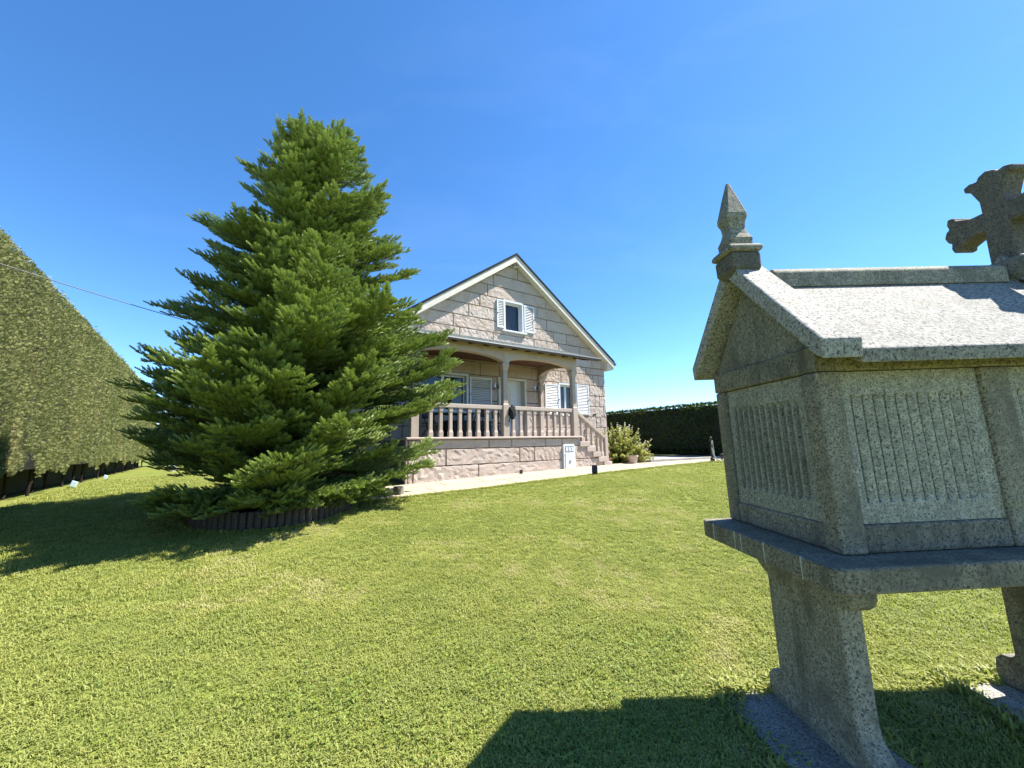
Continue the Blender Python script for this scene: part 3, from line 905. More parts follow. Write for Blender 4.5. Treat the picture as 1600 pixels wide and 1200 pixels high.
px_, py_ = hw(6.05, -1.8)
t = thing('spigot', 'short dark stake light standing right of the tap post', 'garden light', (px_, py_, gz(px_, py_)), HOUSE_ANG)
b = MB(); b.sq([(.02, .02, 0), (.02, .02, .14), (.05, .05, .16), (.05, .05, .26), (.02, .02, .28)]); b.build('stake', MT['black'], t)

# garden spotlights along the path edge
def spotlight(x, y, rz, label, s=1.0, body='black', glass='metal', blk=False, group=None):
    z = gz(x, y)
    t = thing('garden_spotlight', label, 'garden light', (x, y, z), rz, group)
    b = MB(); b.tube([(0, 0, -.05), (0, 0, .1*s)], .012*s, 6); b.build('stake', MT['black'], t)
    b = MB()
    if blk: b.prism([(-.1*s, 0), (.1*s, 0), (.085*s, .19*s), (-.085*s, .19*s)], -.08*s, .08*s, 'x')
    else: b.prism([(-.07*s, .08*s), (.06*s, .03*s), (.11*s, .20*s), (-.02*s, .26*s)], -.07*s, .07*s, 'x')
    b.build('head', MT[body], t, bevel=.008)
    b = MB(); b.prism([(.063*s, .045*s), (.076*s, .04*s), (.118*s, .185*s), (.105*s, .19*s)], -.055*s, .055*s, 'x')
    b.build('glass_front', MT[glass], t)
    return t
sx_, sy_ = hw(-.75, -1.56); spotlight(sx_, sy_, HOUSE_ANG-R(50), 'black tilted garden spotlight on the path edge facing the meter cabinet', 1.15)
sx_, sy_ = hw(-6.5, -1.12); spotlight(sx_, sy_, HOUSE_ANG+R(20), 'small grey stone block light on the path edge near the fir tree', 1.0, 'granite', 'metal', True)
sx_, sy_ = hw(-2.45, -.13); t = thing('floor_light', 'small dark floor light at the foot of the plinth', 'garden light', (sx_, sy_, path_z(-2.45)), HOUSE_ANG)
b = MB(); b.lathe([(0, 0), (.09, 0), (.09, .025), (0, .03)], 14); b.build('base', MT['black'], t)
b = MB(); b.box(-.02, .07, -.03, .03, .03, .14); b.build('head', MT['black'], t, bevel=.008)
sx_, sy_ = hw(2.78, FY-.05)
t = thing('wall_spotlight', 'small black spotlight on an arm beside the right window', 'wall lamp', (sx_, sy_, 2.55), HOUSE_ANG)
b = MB(); b.tube([(-.08, .05, -.12), (-.04, -.12, -.04), (.0, -.16, .02)], .011, 6); b.build('arm', MT['black'], t)
b = MB(); b.box(-.03, .11, -.2, -.12, .0, .075); b.build('head', MT['black'], t, bevel=.01)

# ================================================================== GRANITE GRANARY
GA = R(2.2)
GX0, GY0, GZ0 = 1.66, 2.2, -.09
gcx, gsx = math.cos(GA), math.sin(GA)
# local frame: x along the granary, y into the depth; (GX0, GY0) measured along those axes
gwx, gwy = GX0*gcx - GY0*gsx, GX0*gsx + GY0*gcx
gran = thing('stone_granary', 'grey granite granary on slab legs with pointed finial, stone roof and cross', 'granary', (gwx, gwy, GZ0), GA)
gran.rotation_euler = (0, -R(1.1), GA)
def gb_(mb, name, mat='granite', parent=None, bevel=.008, seg=2, smooth=False):
    return mb.build(name, MT[mat], parent or gran, off=(GX0, GY0, GZ0), bevel=bevel, seg=seg, smooth=smooth)
YC = 2.2
BX0, BX1 = 1.564, 3.36
XM = (BX0+BX1)/2
# slab table
def round_rect(x0, x1, y0, y1, r_, n_=5):
    pts = []
    for cx, cy, a0 in ((x1-r_, y0+r_, -90), (x1-r_, y1-r_, 0), (x0+r_, y1-r_, 90), (x0+r_, y0+r_, 180)):
        for k in range(n_+1):
            t = R(a0+90*k/n_); pts.append((cx+r_*math.cos(t), cy+r_*math.sin(t)))
    return pts
b = MB(); b.prism(round_rect(1.388, 3.535, 1.615, 2.675, .045), .862, .968, 'z'); gb_(b, 'table_slab', 'granite_dark', bevel=.012, seg=3)
MT['lime'] = plain('lime_streak', (.42, .40, .33), .9, var=.2, scale=40)
for yy, hh in ((2.52, .10), (2.30, .098), (2.24, .094), (2.05, .10), (1.80, .098)):
    b = MB(); b.add([(1.386, yy, .966), (1.386, yy+.008, .966), (1.386, yy+.006, .966-hh), (1.386, yy+.002, .966-hh), (1.40, yy, .966), (1.40, yy+.008, .966), (1.40, yy+.006, .966-hh), (1.40, yy+.002, .966-hh)],
        [(0,1,2,3),(7,6,5,4),(0,4,5,1),(1,5,6,2),(2,6,7,3),(3,7,4,0)]); gb_(b, 'lime_streak', 'lime', bevel=0)
# legs: slab uprights with cavetto cap and scrolled toe
def leg_profile(y0, y1, zb, zt):
    pts = []
    def arc(cx, cz, r_, a0, a1, n_=6):
        for k in range(n_+1):
            t = R(a0+(a1-a0)*k/n_); pts.append((cx+r_*math.cos(t), cz+r_*math.sin(t)))
    # right (far) side going up
    pts.append((y1+.10, zb)); pts.append((y1+.115, zb+.06)); pts.append((y1+.105, zb+.14)); pts.append((y1+.07, zb+.175)); pts.append((y1+.02, zb+.18)); pts.append((y1, zb+.20))
    pts.append((y1, zt-.19)); pts.append((y1+.03, zt-.18)); pts.append((y1+.085, zt-.14)); pts.append((y1+.1, zt-.10)); pts.append((y1+.1, zt))
    pts.append((y0-.1, zt)); pts.append((y0-.1, zt-.12)); pts.append((y0-.085, zt-.16)); pts.append((y0-.05, zt-.185)); pts.append((y0, zt-.19))
    pts.append((y0, zb+.23)); pts.append((y0-.01, zb+.18)); pts.append((y0-.04, zb+.13)); pts.append((y0-.08, zb+.085)); pts.append((y0-.10, zb+.04)); pts.append((y0-.10, zb))
    return pts
for x0 in (1.664, 3.145):
    b = MB(); b.prism(leg_profile(1.965, 2.47, -.075, .8605), x0, x0+.118, 'x'); gb_(b, 'leg', 'granite', bevel=.01)
# body: posts, sills, lintels, fluted panels
ZT, ZL = .97, 1.812
FY0, FY1 = 1.768, 2.632
posts = [(BX0, BX0+.122), (2.395, 2.54), (BX1-.108, BX1)]
for (p0, p1) in posts:
    for (q0, q1) in ((FY0, FY0+.10), (FY1-.10, FY1)):
        b = MB(); b.box(p0, p1, q0, q1, ZT, ZL-.002); gb_(b, 'corner_post' if p0 in (BX0, BX1-.108) else 'middle_post', 'granite_dark', bevel=.012)
bays = [(posts[0][1], posts[1][0]), (posts[1][1], posts[2][0])]
def fluted_panel(w, h, n_, m0=.09, m1=.11, depth=.042):
    """panel in x (0..w), z (0..h), facing -y, with saw-tooth flutes cut into it"""
    xs_ = [(0.0, 0.0)]
    u0, u1 = .045, w-.045; pit = (u1-u0)/n_
    for k in range(n_):
        a_ = u0+pit*k
        xs_ += [(a_, 0.0), (a_+pit*.10, depth), (a_+pit*.24, depth), (a_+pit*.36, depth*.3), (a_+pit*.8, 0.0)]
    xs_ += [(w, 0.0)]
    zs_ = [(0, 0), (m0, 0), (m0+.015, .6), (m0+.035, 1), (h-m1-.035, 1), (h-m1-.015, .6), (h-m1, 0), (h, 0)]
    mb = MB(); nX = len(xs_)
    for z, k in zs_:
        for x, d_ in xs_: mb.v.append((x, d_*k, z))
    for j in range(len(zs_)-1):
        for i in range(nX-1):
            mb.f.append((j*nX+i, j*nX+i+1, (j+1)*nX+i+1, (j+1)*nX+i))
    base = len(mb.v)
    mb.v += [(0, .05, 0), (w, .05, 0), (w, .05, h), (0, .05, h)]
    mb.f += [(base+3, base+2, base+1, base)]
    return mb
for (b0, b1) in bays:
    for side in (0, 1):
        b = MB()
        y0 = FY0+.008 if side == 0 else FY1-.10
        b.box(b0+.001, b1-.001, y0, y0+.09, ZT, 1.095); gb_(b, 'sill_stone', 'granite_dark', bevel=.014)
        pm = fluted_panel(b1-b0-.004, ZL-.004-1.097, 11)
        if side == 0: pm.v = [(b0+.002+x, FY0+.022+y, 1.097+z) for x, y, z in pm.v]
        else: pm.v = [(b1-.002-x, FY1-.022-y, 1.097+z) for x, y, z in pm.v]
        gb_(pm, 'fluted_panel', 'granite_panel', bevel=0)
for x_, sgn in ((BX0, 1), (BX1, -1)):
    b = MB(); xa = x_+.008*sgn
    b.box(min(xa, xa+.09*sgn), max(xa, xa+.09*sgn), FY0+.101, FY1-.101, ZT, 1.09); gb_(b, 'end_sill_stone', 'granite_dark', bevel=.014)
    pm = fluted_panel(FY1-FY0-.208, ZL-.004-1.092, 11)
    if sgn == 1: pm.v = [(x_+.022+y, FY1-.104-x, 1.092+z) for x, y, z in pm.v]
    else: pm.v = [(x_-.022-y, FY0+.104+x, 1.092+z) for x, y, z in pm.v]
    gb_(pm, 'end_panel', 'granite_panel', bevel=0)
    b = MB(); b.box(min(x_, x_+.1*sgn), max(x_, x_+.1*sgn), FY0-.004, FY1+.004, ZL, 1.937); gb_(b, 'end_lintel', 'granite_dark', bevel=.008)
    tri = MB(); tri.prism([(FY0+.02, 1.938), (FY1-.02, 1.938), (YC+.03, 2.43), (YC-.03, 2.43)], x_+.018*sgn if sgn == 1 else x_-.1, x_+.1 if sgn == 1 else x_-.018, 'x')
    gb_(tri, 'gable_stone', 'granite', bevel=.004)
for q0, q1 in ((FY0-.006, FY0+.1), (FY1-.1, FY1+.006)):
    b = MB(); b.box(BX0+.101, BX1-.101, q0, q1, ZL, 1.884); gb_(b, 'side_lintel', 'granite_dark', bevel=.006)
inner = MB(); inner.box(BX0+.1, BX1-.1, FY0+.1, FY1-.1, ZT+.01, 1.88); gb_(inner, 'inner_core', 'granite_dark', bevel=0)
# roof slabs
def roof_slab(x0, x1, yeave, ztop_ridge, th, zeave, name, mat, bev=.008):
    for s in (-1, 1):
        d_ = YC - yeave
        za = ztop_ridge
        SLP = (za-zeave)/d_
        if s > 0: d_ -= .07
        poly = [(YC, za), (YC+s*d_, za-SLP*d_), (YC+s*(d_-.012), za-SLP*d_-th*.75), (YC+s*(d_-.05), za-SLP*d_-th*.55), (YC, za-th)]
        b = MB(); b.prism(poly, x0, x1, 'x'); gb_(b, name, mat, bevel=bev)
roof_slab(1.662, 3.262, 1.612, 2.445, .085, 1.885, 'roof_slab', 'granite_roof')
for x0, x1 in ((1.468, 1.66), (3.264, 3.456)):
    roof_slab(x0, x1, 1.598, 2.595, .12, 1.932, 'rake_slab', 'granite_roof', .01)
b = MB(); b.prism([(YC-.07, 2.385), (YC-.07, 2.482), (YC-.048, 2.51), (YC+.048, 2.51), (YC+.07, 2.482), (YC+.07, 2.385), (YC, 2.43)], 1.72, 3.20, 'x'); gb_(b, 'ridge_cap', 'granite', bevel=.01, seg=3)
# finial
FX = 1.535
b = MB()
b.sq([(.065, .05, 2.46), (.088, .088, 2.50), (.09, .09, 2.585), (.086, .086, 2.60)], (FX, YC-.02)); fin = gb_(b, 'finial_base', 'granite_old_shade', bevel=.012)
b = MB()
b.sq([(.086, .086, 2.601), (.101, .101, 2.612), (.101, .101, 2.632), (.09, .09, 2.648), (.075, .075, 2.65)], (FX, YC-.02)); gb_(b, 'finial_lip', 'granite', fin, bevel=.006)
b = MB()
b.sq([(.066, .066, 2.651), (.07, .07, 2.70), (.055, .055, 2.735), (.046, .046, 2.77), (.05, .05, 2.81), (.061, .061, 2.845), (.06, .06, 2.87), (.034, .034, 2.99), (.008, .008, 3.10)], (FX, YC-.02)); gb_(b, 'finial_point', 'granite', fin, bevel=.006)
# cross
cx_ = 3.37
b = MB(); b.sq([(.10, .10, 2.40), (.115, .12, 2.44), (.115, .12, 2.54), (.10, .10, 2.56)], (cx_, YC)); crb = gb_(b, 'cross_base', 'granite_dark', bevel=.012)
def arm_poly(cy, cz, dy, dz, ln, w0, w1):
    """flared arm with a three lobed end, from the crossing outwards"""
    nyv, nzv = -dz, dy
    def P(u, v): return (cy + dy*u + nyv*v, cz + dz*u + nzv*v)
    pts = [P(0, -w0), P(ln*.45, -w0), P(ln*.78, -w1*.8)]
    for (u, v) in ((ln*.80, -w1), (ln*.92, -w1*1.02), (ln*.96, -w1*.72), (ln*.93, -w1*.42), (ln*1.0, -w1*.34), (ln*1.06, 0), (ln*1.0, w1*.34), (ln*.93, w1*.42), (ln*.96, w1*.72), (ln*.92, w1*1.02), (ln*.80, w1)):
        pts.append(P(u, v))
    pts += [P(ln*.78, w1*.8), P(ln*.45, w0), P(0, w0)]
    return pts
czz = 2.86
cr = MB()
for k, (dy, dz, ln) in enumerate(((1, 0, .27), (-1, 0, .27), (0, 1, .31))):
    e_ = .0015*k
    cr.prism(arm_poly(YC, czz, dy, dz, ln, .062, .125), cx_-.07+e_, cx_+.07-e_, 'x')
cr.prism([(YC-.07, 2.5), (YC+.07, 2.5), (YC+.064, czz), (YC-.064, czz)], cx_-.076, cx_+.076, 'x')
gb_(cr, 'cross', 'granite_old_shade', crb, bevel=.01)

# footing slabs under the legs, lying in the grass
for x0, x1, lab in ((1.36, 1.95, 'flat granite footing slab under the granary leg below the finial'), (2.84, 3.5, 'flat granite footing slab under the granary leg below the cross')):
    xm = (x0+x1)/2
    b = MB(); b.prism(round_rect(x0-xm, x1-xm, -.62, .42, .03), -.06, .045, 'z')
    X_, Y_ = xm*gcx - 2.2*gsx, xm*gsx + 2.2*gcx
    o = b.build('footing_slab', MT['granite_roof'], None, (X_, Y_, gz(X_, Y_)-.012 + (.0 if x0 < 2 else .02)), bevel=.015)
    o.rotation_euler.z = GA + (R(1) if x0 < 2 else R(-2))
    tag(o, lab, 'stone slab', 'footing slabs of the granary')

# ================================================================== FIR TREE
TX, TY = -4.43, 7.35
TZ = gz(TX, TY)
tree = thing('fir_tree', 'tall dense green fir with a broad blunt top standing in the log ring', 'tree', (TX, TY, TZ))
TH = 7.95
b = MB()
b.tube([(0, 0, -.1), (.03, .02, .5), (.0, .0, 2.5), (.10, -.02, 5), (.2, .0, 7.0), (.26, 0, TH-.35)], [.23, .19, .16, .11, .06, .015], 12)
b.build('trunk', MT['bark'], tree, smooth=True)

LZ = np.array([0, .35, .75, 1.2, 1.65, 2.5, 3.2, 3.65, 3.87, 4.1, 4.5, 5.0, 5.75, 6.05, 6.45, 6.8, 7.05, 7.3, 7.8, 8.25])
LL = np.array([1.1, 1.35, 1.75, 2.7, 3.35, 2.8, 2.75, 2.6, 3.2, 2.35, 2.05, 2.05, 2.1, 1.05, .95, 1.5, 1.2, .75, .65, .5])
LR = np.array([1.8, 2.4, 2.9, 3.2, 3.3, 3.4, 3.15, 2.7, 2.6, 2.55, 2.4, 2.15, 1.75, 1.9, 1.6, 1.25, 1.5, 1.45, .95, .5])
def crown_r(z, ph):
    """crown radius at height z towards azimuth ph (0 = +x), lopsided as the tree has grown"""
    c, s_ = math.cos(ph), math.sin(ph)
    l, r_ = float(np.interp(z, LZ, LL)), float(np.interp(z, LZ, LR))
    m_ = .5*(l+r_)*(1.02 + .2*max(0, 1-z/1.2))
    kl, kr = (TX-l)/TY, (TX+r_)/TY
    if kl*s_ - c > 1e-3: m_ = min(m_ if c > -.5 else 9, l/(kl*s_-c))
    if c - kr*s_ > 1e-3: m_ = min(m_ if c < .5 else 9, r_/(c-kr*s_))
    return min(m_, max(l, r_)*1.1) * (1 - .24*max(0, -s_))

P_, D_, S_, T_ = [], [], [], []          # shoot position, direction, size, tint
wood = MB()
def add_shoots(pos, dirv, size, tint):
    P_.append(pos); D_.append(dirv); S_.append(size); T_.append(tint)
GOLD = math.pi*(3-math.sqrt(5))
rb = random.Random(21)
NB, NLOW = 310, 36
def U(n_, lo, hi): return np.array([rb.uniform(lo, hi) for _ in range(n_)])
for k in range(NB+NLOW):
    low_set = k >= NB
    if low_set:
        zt = rb.uniform(.14, .42); ph = (k-NB)*GOLD + rb.uniform(-.2, .2)
    else:
        zt = .4 + (TH-.62)*(((k+.5)/NB)**.95); ph = k*GOLD + rb.uniform(-.35, .35)
    # the crown is lumpy: groups of boughs stand out, others stay back in the shade
    lump = mnoise.noise(Vector((2.1*math.cos(ph), 2.1*math.sin(ph), zt*1.05)))
    fac = min(1.0, max(.45, .80 + .95*lump)) * rb.uniform(.92, 1.0)
    if low_set: fac = rb.uniform(.9, 1.0)
    Rr = crown_r(zt, ph)
    for _ in range(4):
        dep = TY + Rr*.9*math.sin(ph)
        za = EYE + (zt+TZ-EYE)*TY/dep - TZ
        Rr = .5*Rr + .5*crown_r(min(max(za, 0), 8.25), ph)
    if za > 8.2: continue
    Rr = max(.3, Rr - .12) * fac
    if low_set: Rr = min(Rr, 1.75) if math.sin(ph) > .2 else rb.uniform(1.4, 1.7)
    lowness = 1 - zt/TH
    rise = .04 + .42*(1-lowness)**1.3 + rb.uniform(-.05, .07)
    Lh = max(.3, Rr)
    zb = max(.34, zt - rise*Lh)
    if low_set: zb = .55
    n_ = 26
    tt = np.linspace(0, 1, n_)
    u = np.array([math.cos(ph), math.sin(ph)])
    bend = rb.uniform(-.16, .16)
    side = np.array([-u[1], u[0]])
    sag = .10*Lh*lowness
    cx = u[0]*Lh*tt + side[0]*bend*Lh*tt**2; cy = u[1]*Lh*tt + side[1]*bend*Lh*tt**2
    cz = zb + (zt-zb)*tt - sag*np.sin(math.pi*tt)*.8 + (.03*Lh*tt**3)
    cx = cx + .24*(zb/TH)**2
    axis = np.stack([cx, cy, cz], 1)
    wood.tube([tuple(axis[i]-[0, 0, .03]) for i in range(0, n_, 5)] + [tuple(axis[-1]-[0, 0, .02])], [max(.004, .024*(1-i/5.0)*min(1, Lh/2)) for i in range(len(range(0, n_, 5))+1)], 5)
    tang = np.gradient(axis, axis=0); tang /= np.linalg.norm(tang, axis=1)[:, None]
    roll = rb.uniform(-.2, .2)
    wmax = min(.62, max(.22, .24*Lh+.12))
    s = max(.10, .16*Lh) if zt < 6.5 else .04
    step = .086
    flip = 1
    btint = rb.uniform(-.14, .16)
    while s < Lh*1.0:
        f = s/Lh; i = min(n_-1, int(f*(n_-1)))
        p0 = axis[i]; tg = tang[i]
        flip = -flip
        lat = np.cross(tg, [0, 0, 1.0]); lat /= np.linalg.norm(lat)+1e-9
        up_ = np.cross(lat, tg)
        latd = lat*flip
        ell = math.sqrt(max(.16, 1-((f-.68)/.52)**2))          # rounded pad, not a pointed frond
        ll = wmax*ell*rb.uniform(.75, 1.08)
        fwd = .45 + .6*f
        out = latd*.85 + tg*fwd + up_*(roll*flip + rb.uniform(-.05, .22)); out /= np.linalg.norm(out)
        m = max(2, int(ll/.047))
        q = (np.arange(m)+.6)/m
        droop = -.12*ll*q**2*lowness
        pos = p0 + out*(ll*q)[:, None]; pos[:, 2] += droop
        nrm = np.cross(out, np.cross([0, 0, 1.0], out)); nrm /= np.linalg.norm(nrm)+1e-9
        sd = np.cross(nrm, out)
        growth_shade = np.clip(.16 + .5*f + .28*q + btint, 0, 1)  # paler new growth outwards, inner shoots tinted dark as painted shade
        for sg in (-1, 1):
            dv = out*.66 + sd*(.58*sg) + nrm*U(m, .0, .5)[:, None]
            P_.append(pos + np.stack([U(m, -.012, .012) for _ in range(3)], 1)); D_.append(dv)
            S_.append((.12*(1-.2*q))*U(m, .8, 1.25)); T_.append(np.clip(growth_shade+U(m, -.25, .2), 0, 1))
        # domed upper layer of the pad
        mm = max(2, int(m*.8)); q2 = (np.arange(mm)+.5)/mm
        pos2 = p0 + out*(ll*q2)[:, None]; pos2[:, 2] += .025 + .06*np.sin(math.pi*q2) - .12*ll*q2**2*lowness
        P_.append(pos2); D_.append(out*.75 + nrm*U(mm, .25, .75)[:, None] + sd*U(mm, -.7, .7)[:, None] + tg*.25)
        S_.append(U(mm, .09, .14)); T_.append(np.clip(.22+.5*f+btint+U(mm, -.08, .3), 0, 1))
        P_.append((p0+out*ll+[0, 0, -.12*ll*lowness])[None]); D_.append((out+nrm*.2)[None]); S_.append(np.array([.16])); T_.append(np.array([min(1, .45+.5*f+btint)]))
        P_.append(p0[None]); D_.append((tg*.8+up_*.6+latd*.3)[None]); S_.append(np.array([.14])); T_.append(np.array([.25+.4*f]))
        s += step
    for j in range(5):
        P_.append(axis[-1][None]); D_.append((tang[-1]+np.array([rb.uniform(-.6, .6), rb.uniform(-.6, .6), rb.uniform(.0, .5)]))[None]); S_.append(np.array([.16])); T_.append(np.array([.9]))
# a few leaders above the blunt top
for k in range(26):
    ph = k*GOLD; r_ = .5*math.sqrt((k+.5)/26)
    hgt = TH - .72 - .3*r_
    base = np.array([r_*math.cos(ph)+.24, r_*math.sin(ph), hgt])
    dv = np.array([.35*math.cos(ph), .35*math.sin(ph), 1.0]); dv /= np.linalg.norm(dv)
    ln = rb.uniform(.35, .65)
    m = int(ln/.045); q = (np.arange(m)+.5)/m
    wood.tube([tuple(base), tuple(base+dv*ln)], [.012, .004], 5)
    for sg in range(5):
        an = sg*1.257 + q*5
        dvs = dv*.7 + np.stack([np.cos(an), np.sin(an), 0*an], 1)*.75
        P_.append(base+dv*(ln*q)[:, None]); D_.append(dvs); S_.append(.13*(1-.3*q)); T_.append(np.clip(.45+.4*q, 0, 1))
    P_.append((base+dv*ln)[None]); D_.append(dv[None]); S_.append(np.array([.15])); T_.append(np.array([.9]))
P_ = np.concatenate(P_); D_ = np.concatenate(D_); S_ = np.concatenate(S_); T_ = np.concatenate(T_)
D_ /= np.linalg.norm(D_, axis=1)[:, None]
keep = P_[:, 2] + 0*P_[:, 0] > ground_z(P_[:, 0]+TX, P_[:, 1]+TY) - TZ + .04
P_, D_, S_, T_ = P_[keep], D_[keep], S_[keep], T_[keep]
br = wood.build('branches', MT['bark'], tree)
eul = np.stack([rng.uniform(-.5, .5, len(P_)), -np.arcsin(np.clip(D_[:, 2], -1, 1)), np.arctan2(D_[:, 1], D_[:, 0])], 1)
# one fir shoot: stem with needles to the sides and above
def shoot_source(name, seed):
    rs = random.Random(seed)
    vv, ff, tip = [], [], []
    st = 12
    for i in range(st):
        f = (i+.4)/st
        for ang in (-78, -38, 38, 78, 0):
            if ang == 0 and i % 2: continue
            a_ = R(ang + rs.uniform(-12, 12)); ln = .29*(1-.25*abs(2*f-1)) * rs.uniform(.85, 1.1)
            fw = .55
            d_ = Vector((fw, math.sin(a_), math.cos(a_)*.75)).normalized()
            wv = d_.cross(Vector((0, math.cos(a_), -math.sin(a_)))).normalized()*.034
            o_ = Vector((f, 0, 0)); b0 = len(vv)
            e_ = o_+d_*ln
            vv += [tuple(o_-wv*.6), tuple(o_+wv*.6), tuple(o_+d_*ln*.6+wv), tuple(e_), tuple(o_+d_*ln*.6-wv)]
            ff += [(b0, b0+1, b0+2, b0+3, b0+4)]
            tip += [f*.55, f*.55, f*.7+.1, f*.7+.3, f*.7+.1]
    b0 = len(vv)
    vv += [(0, -.012, -.01), (0, .012, -.01), (1.08, 0, .0), (0, 0, .015)]; ff += [(b0, b0+1, b0+2), (b0+1, b0+3, b0+2), (b0+3, b0, b0+2)]
    tip += [.1, .1, .6, .1]
    return source(name, vv, ff, MT['fir'], tip)
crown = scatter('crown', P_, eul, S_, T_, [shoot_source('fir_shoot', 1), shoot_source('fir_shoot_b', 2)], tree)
crown['kind'] = 'stuff'
print('fir shoots', len(P_))

# log ring round the tree
ring = thing('log_edging', 'ring of upright dark logs edging the soil under the fir', 'edging', (TX+.1, TY-.05, TZ-.05))
RL = 1.22
nl = 76
lg = MB(); lg.lathe([(.048, -.1), (.05, .27), (.046, .295), (0, .30)], 9)
lme = lg.mesh('log', MT['log'])
for k in range(nl):
    a_ = 2*math.pi*k/nl
    x_, y_ = RL*math.cos(a_), RL*math.sin(a_)
    o = place('log', lme, ring, (x_, y_, gz(TX+.1+x_, TY-.05+y_)-TZ+.05 + random.uniform(-.012, .02)))
    o.rotation_euler = (random.uniform(-.04, .04), random.uniform(-.04, .04), random.uniform(0, 6))
b = MB(); b.lathe([(0, .14), (.6, .15), (1.18, .12), (1.18, .0), (0, 0)][::-1], 32); b.build('soil_bed', MT['soil'], ring)

# ================================================================== HEDGES
def hedge(name, label, p0, yaw, s0, s1, thick, ztop, gap, mat, dens, seed, batter=.0, size=.085, notch=None, falloff=True, stripe=True):
    """clipped hedge: along yaw from p0, visible face on the right hand of the run"""
    d_ = np.array([math.sin(yaw), math.cos(yaw)]); nn = np.array([d_[1], -d_[0]])     # nn points to the lawn
    t = thing(name, label, 'hedge', (p0[0], p0[1], gz(*p0)))
    z00 = gz(*p0)
    rs = np.random.default_rng(seed)
    nS = int((s1-s0)/.5); nZ = 12
    core = MB()
    def gzz(s):
        x = p0[0]+d_[0]*s; y = p0[1]+d_[1]*s; return gz(x, y)
    for i in range(nS+1):
        s = s0+(s1-s0)*i/nS
        g = gzz(s)
        for (off, z) in ((-.16, g+gap+.30), (-.10, g+gap+.5), (-.09-batter, ztop(s)-.10), (-thick+.1, ztop(s)-.10), (-thick+.1, g+.05), (-.75, g+.05), (-.75, g+gap+.30)):
            core.v.append((d_[0]*s+nn[0]*off, d_[1]*s+nn[1]*off, z-z00))
    for i in range(nS):
        for j in range(7):
            a0, a1 = i*7+j, i*7+(j+1) % 7
            core.f.append((a0, a1, a1+7, a0+7))
    core.f += [tuple(range(7)), tuple(range(nS*7, nS*7+7))[::-1]]
    core.build('hedge_body', MT['hedge_core'], t)
    # stems in the bare zone
    stm = MB(); stm.tube([(0, 0, -.1), (.02, .01, .3), (0, 0, gap+.4)], [.05, .04, .035], 7)
    sme = stm.mesh('stem', MT['shaded_stem'])
    s = s0+.3
    while s < s1 and gap > .2:
        off = -.5+rs.uniform(-.12, .12)
        place('stem', sme, t, (d_[0]*s+nn[0]*off, d_[1]*s+nn[1]*off, gzz(s)-z00)).rotation_euler.z = rs.uniform(0, 6)
        s += .8 + rs.uniform(-.15, .15) + max(0, s)*.05
    # foliage on face, top and lower lip
    A_ = []
    ss = s0
    while ss < s1:
        se = min(s1, ss+1.0); dist = np.hypot(p0[0]+d_[0]*ss, p0[1]+d_[1]*ss)
        k_ = min(1.0, (12.0/max(6., dist))**1.3) if falloff else 1.0
        g = gzz(ss); h = ztop(ss)-g-gap
        n_f = int(dens*k_*h*(se-ss)); n_t = int(dens*k_*.9*(se-ss)*min(thick, 1.2))
        s_ = rs.uniform(ss, se, n_f); v_ = rs.uniform(0, 1, n_f)
        low = gap + (.34 if gap > .2 else .1)*vnoise(np.stack([s_*1.0, s_*0, s_*0], 1), 1.7, 1, 1, seed) + .10*rs.random(n_f)
        z_ = g + low + (ztop(ss) + .035*rs.random(n_f) - g - low)*v_
        off = -batter*v_ + .13*(vnoise(np.stack([s_, z_, 0*s_], 1), 1.1, .7, 1, seed+2)-.6) + .05*(vnoise(np.stack([s_, z_, 0*s_], 1), 3.5, 1.2, 1, seed+3)-.5) + rs.uniform(-.035, .015, n_f)
        A_.append(np.stack([s_, off, z_, np.full(n_f, size/k_**.4), np.zeros(n_f)], 1))
        s2 = rs.uniform(ss, se, n_t); o2 = -batter-rs.uniform(-.02, min(thick, 1.2), n_t)
        A_.append(np.stack([s2, o2, ztop(ss)+rs.uniform(-.05, .03, n_t)+(.16*rs.random(n_t)**9 if stripe else 0), np.full(n_t, size/k_**.4), np.ones(n_t)], 1))
        ss = se
    A_ = np.concatenate(A_)
    if notch is not None: A_ = A_[~notch(A_[:, 0], A_[:, 2]-z00)]
    n_ = len(A_)
    pos = np.stack([d_[0]*A_[:, 0]+nn[0]*A_[:, 1], d_[1]*A_[:, 0]+nn[1]*A_[:, 1], A_[:, 2]-z00], 1)
    face_az = math.atan2(nn[1], nn[0])
    top = A_[:, 4] > .5
    # spray lies close to the face, pointing up and a little outwards
    pitch = np.where(top, rs.uniform(-1.5, -.3, n_), rs.uniform(-1.5, -.85, n_))
    az = face_az + rs.uniform(-.9, .9, n_) + np.where(top, rs.uniform(-2, 2, n_), 0)
    rot = np.stack([rs.uniform(-.7, .7, n_), pitch, az], 1)
    if stripe:
        tn = .20 + .42*vnoise(np.stack([A_[:, 0], A_[:, 2], 0*A_[:, 0]], 1), 3.2, .35, 1, seed+5) + .36*vnoise(np.stack([A_[:, 0], A_[:, 2], 0*A_[:, 0]], 1), .55, .4, 1, seed+6) + .30*vnoise(np.stack([A_[:, 0], A_[:, 2], 0*A_[:, 0]], 1), 9, 1.2, 1, seed+7) - .22 + rs.normal(0, .09, n_)
        tn = tn + .10*np.clip((A_[:, 0]-6)/16, 0, 1)
    else:
        tn = .5*vnoise(pos, 1.5, 1.5, 1.5, seed+5) + rs.normal(.2, .12, n_)
    vv, ff = [], []
    rs2 = random.Random(seed)
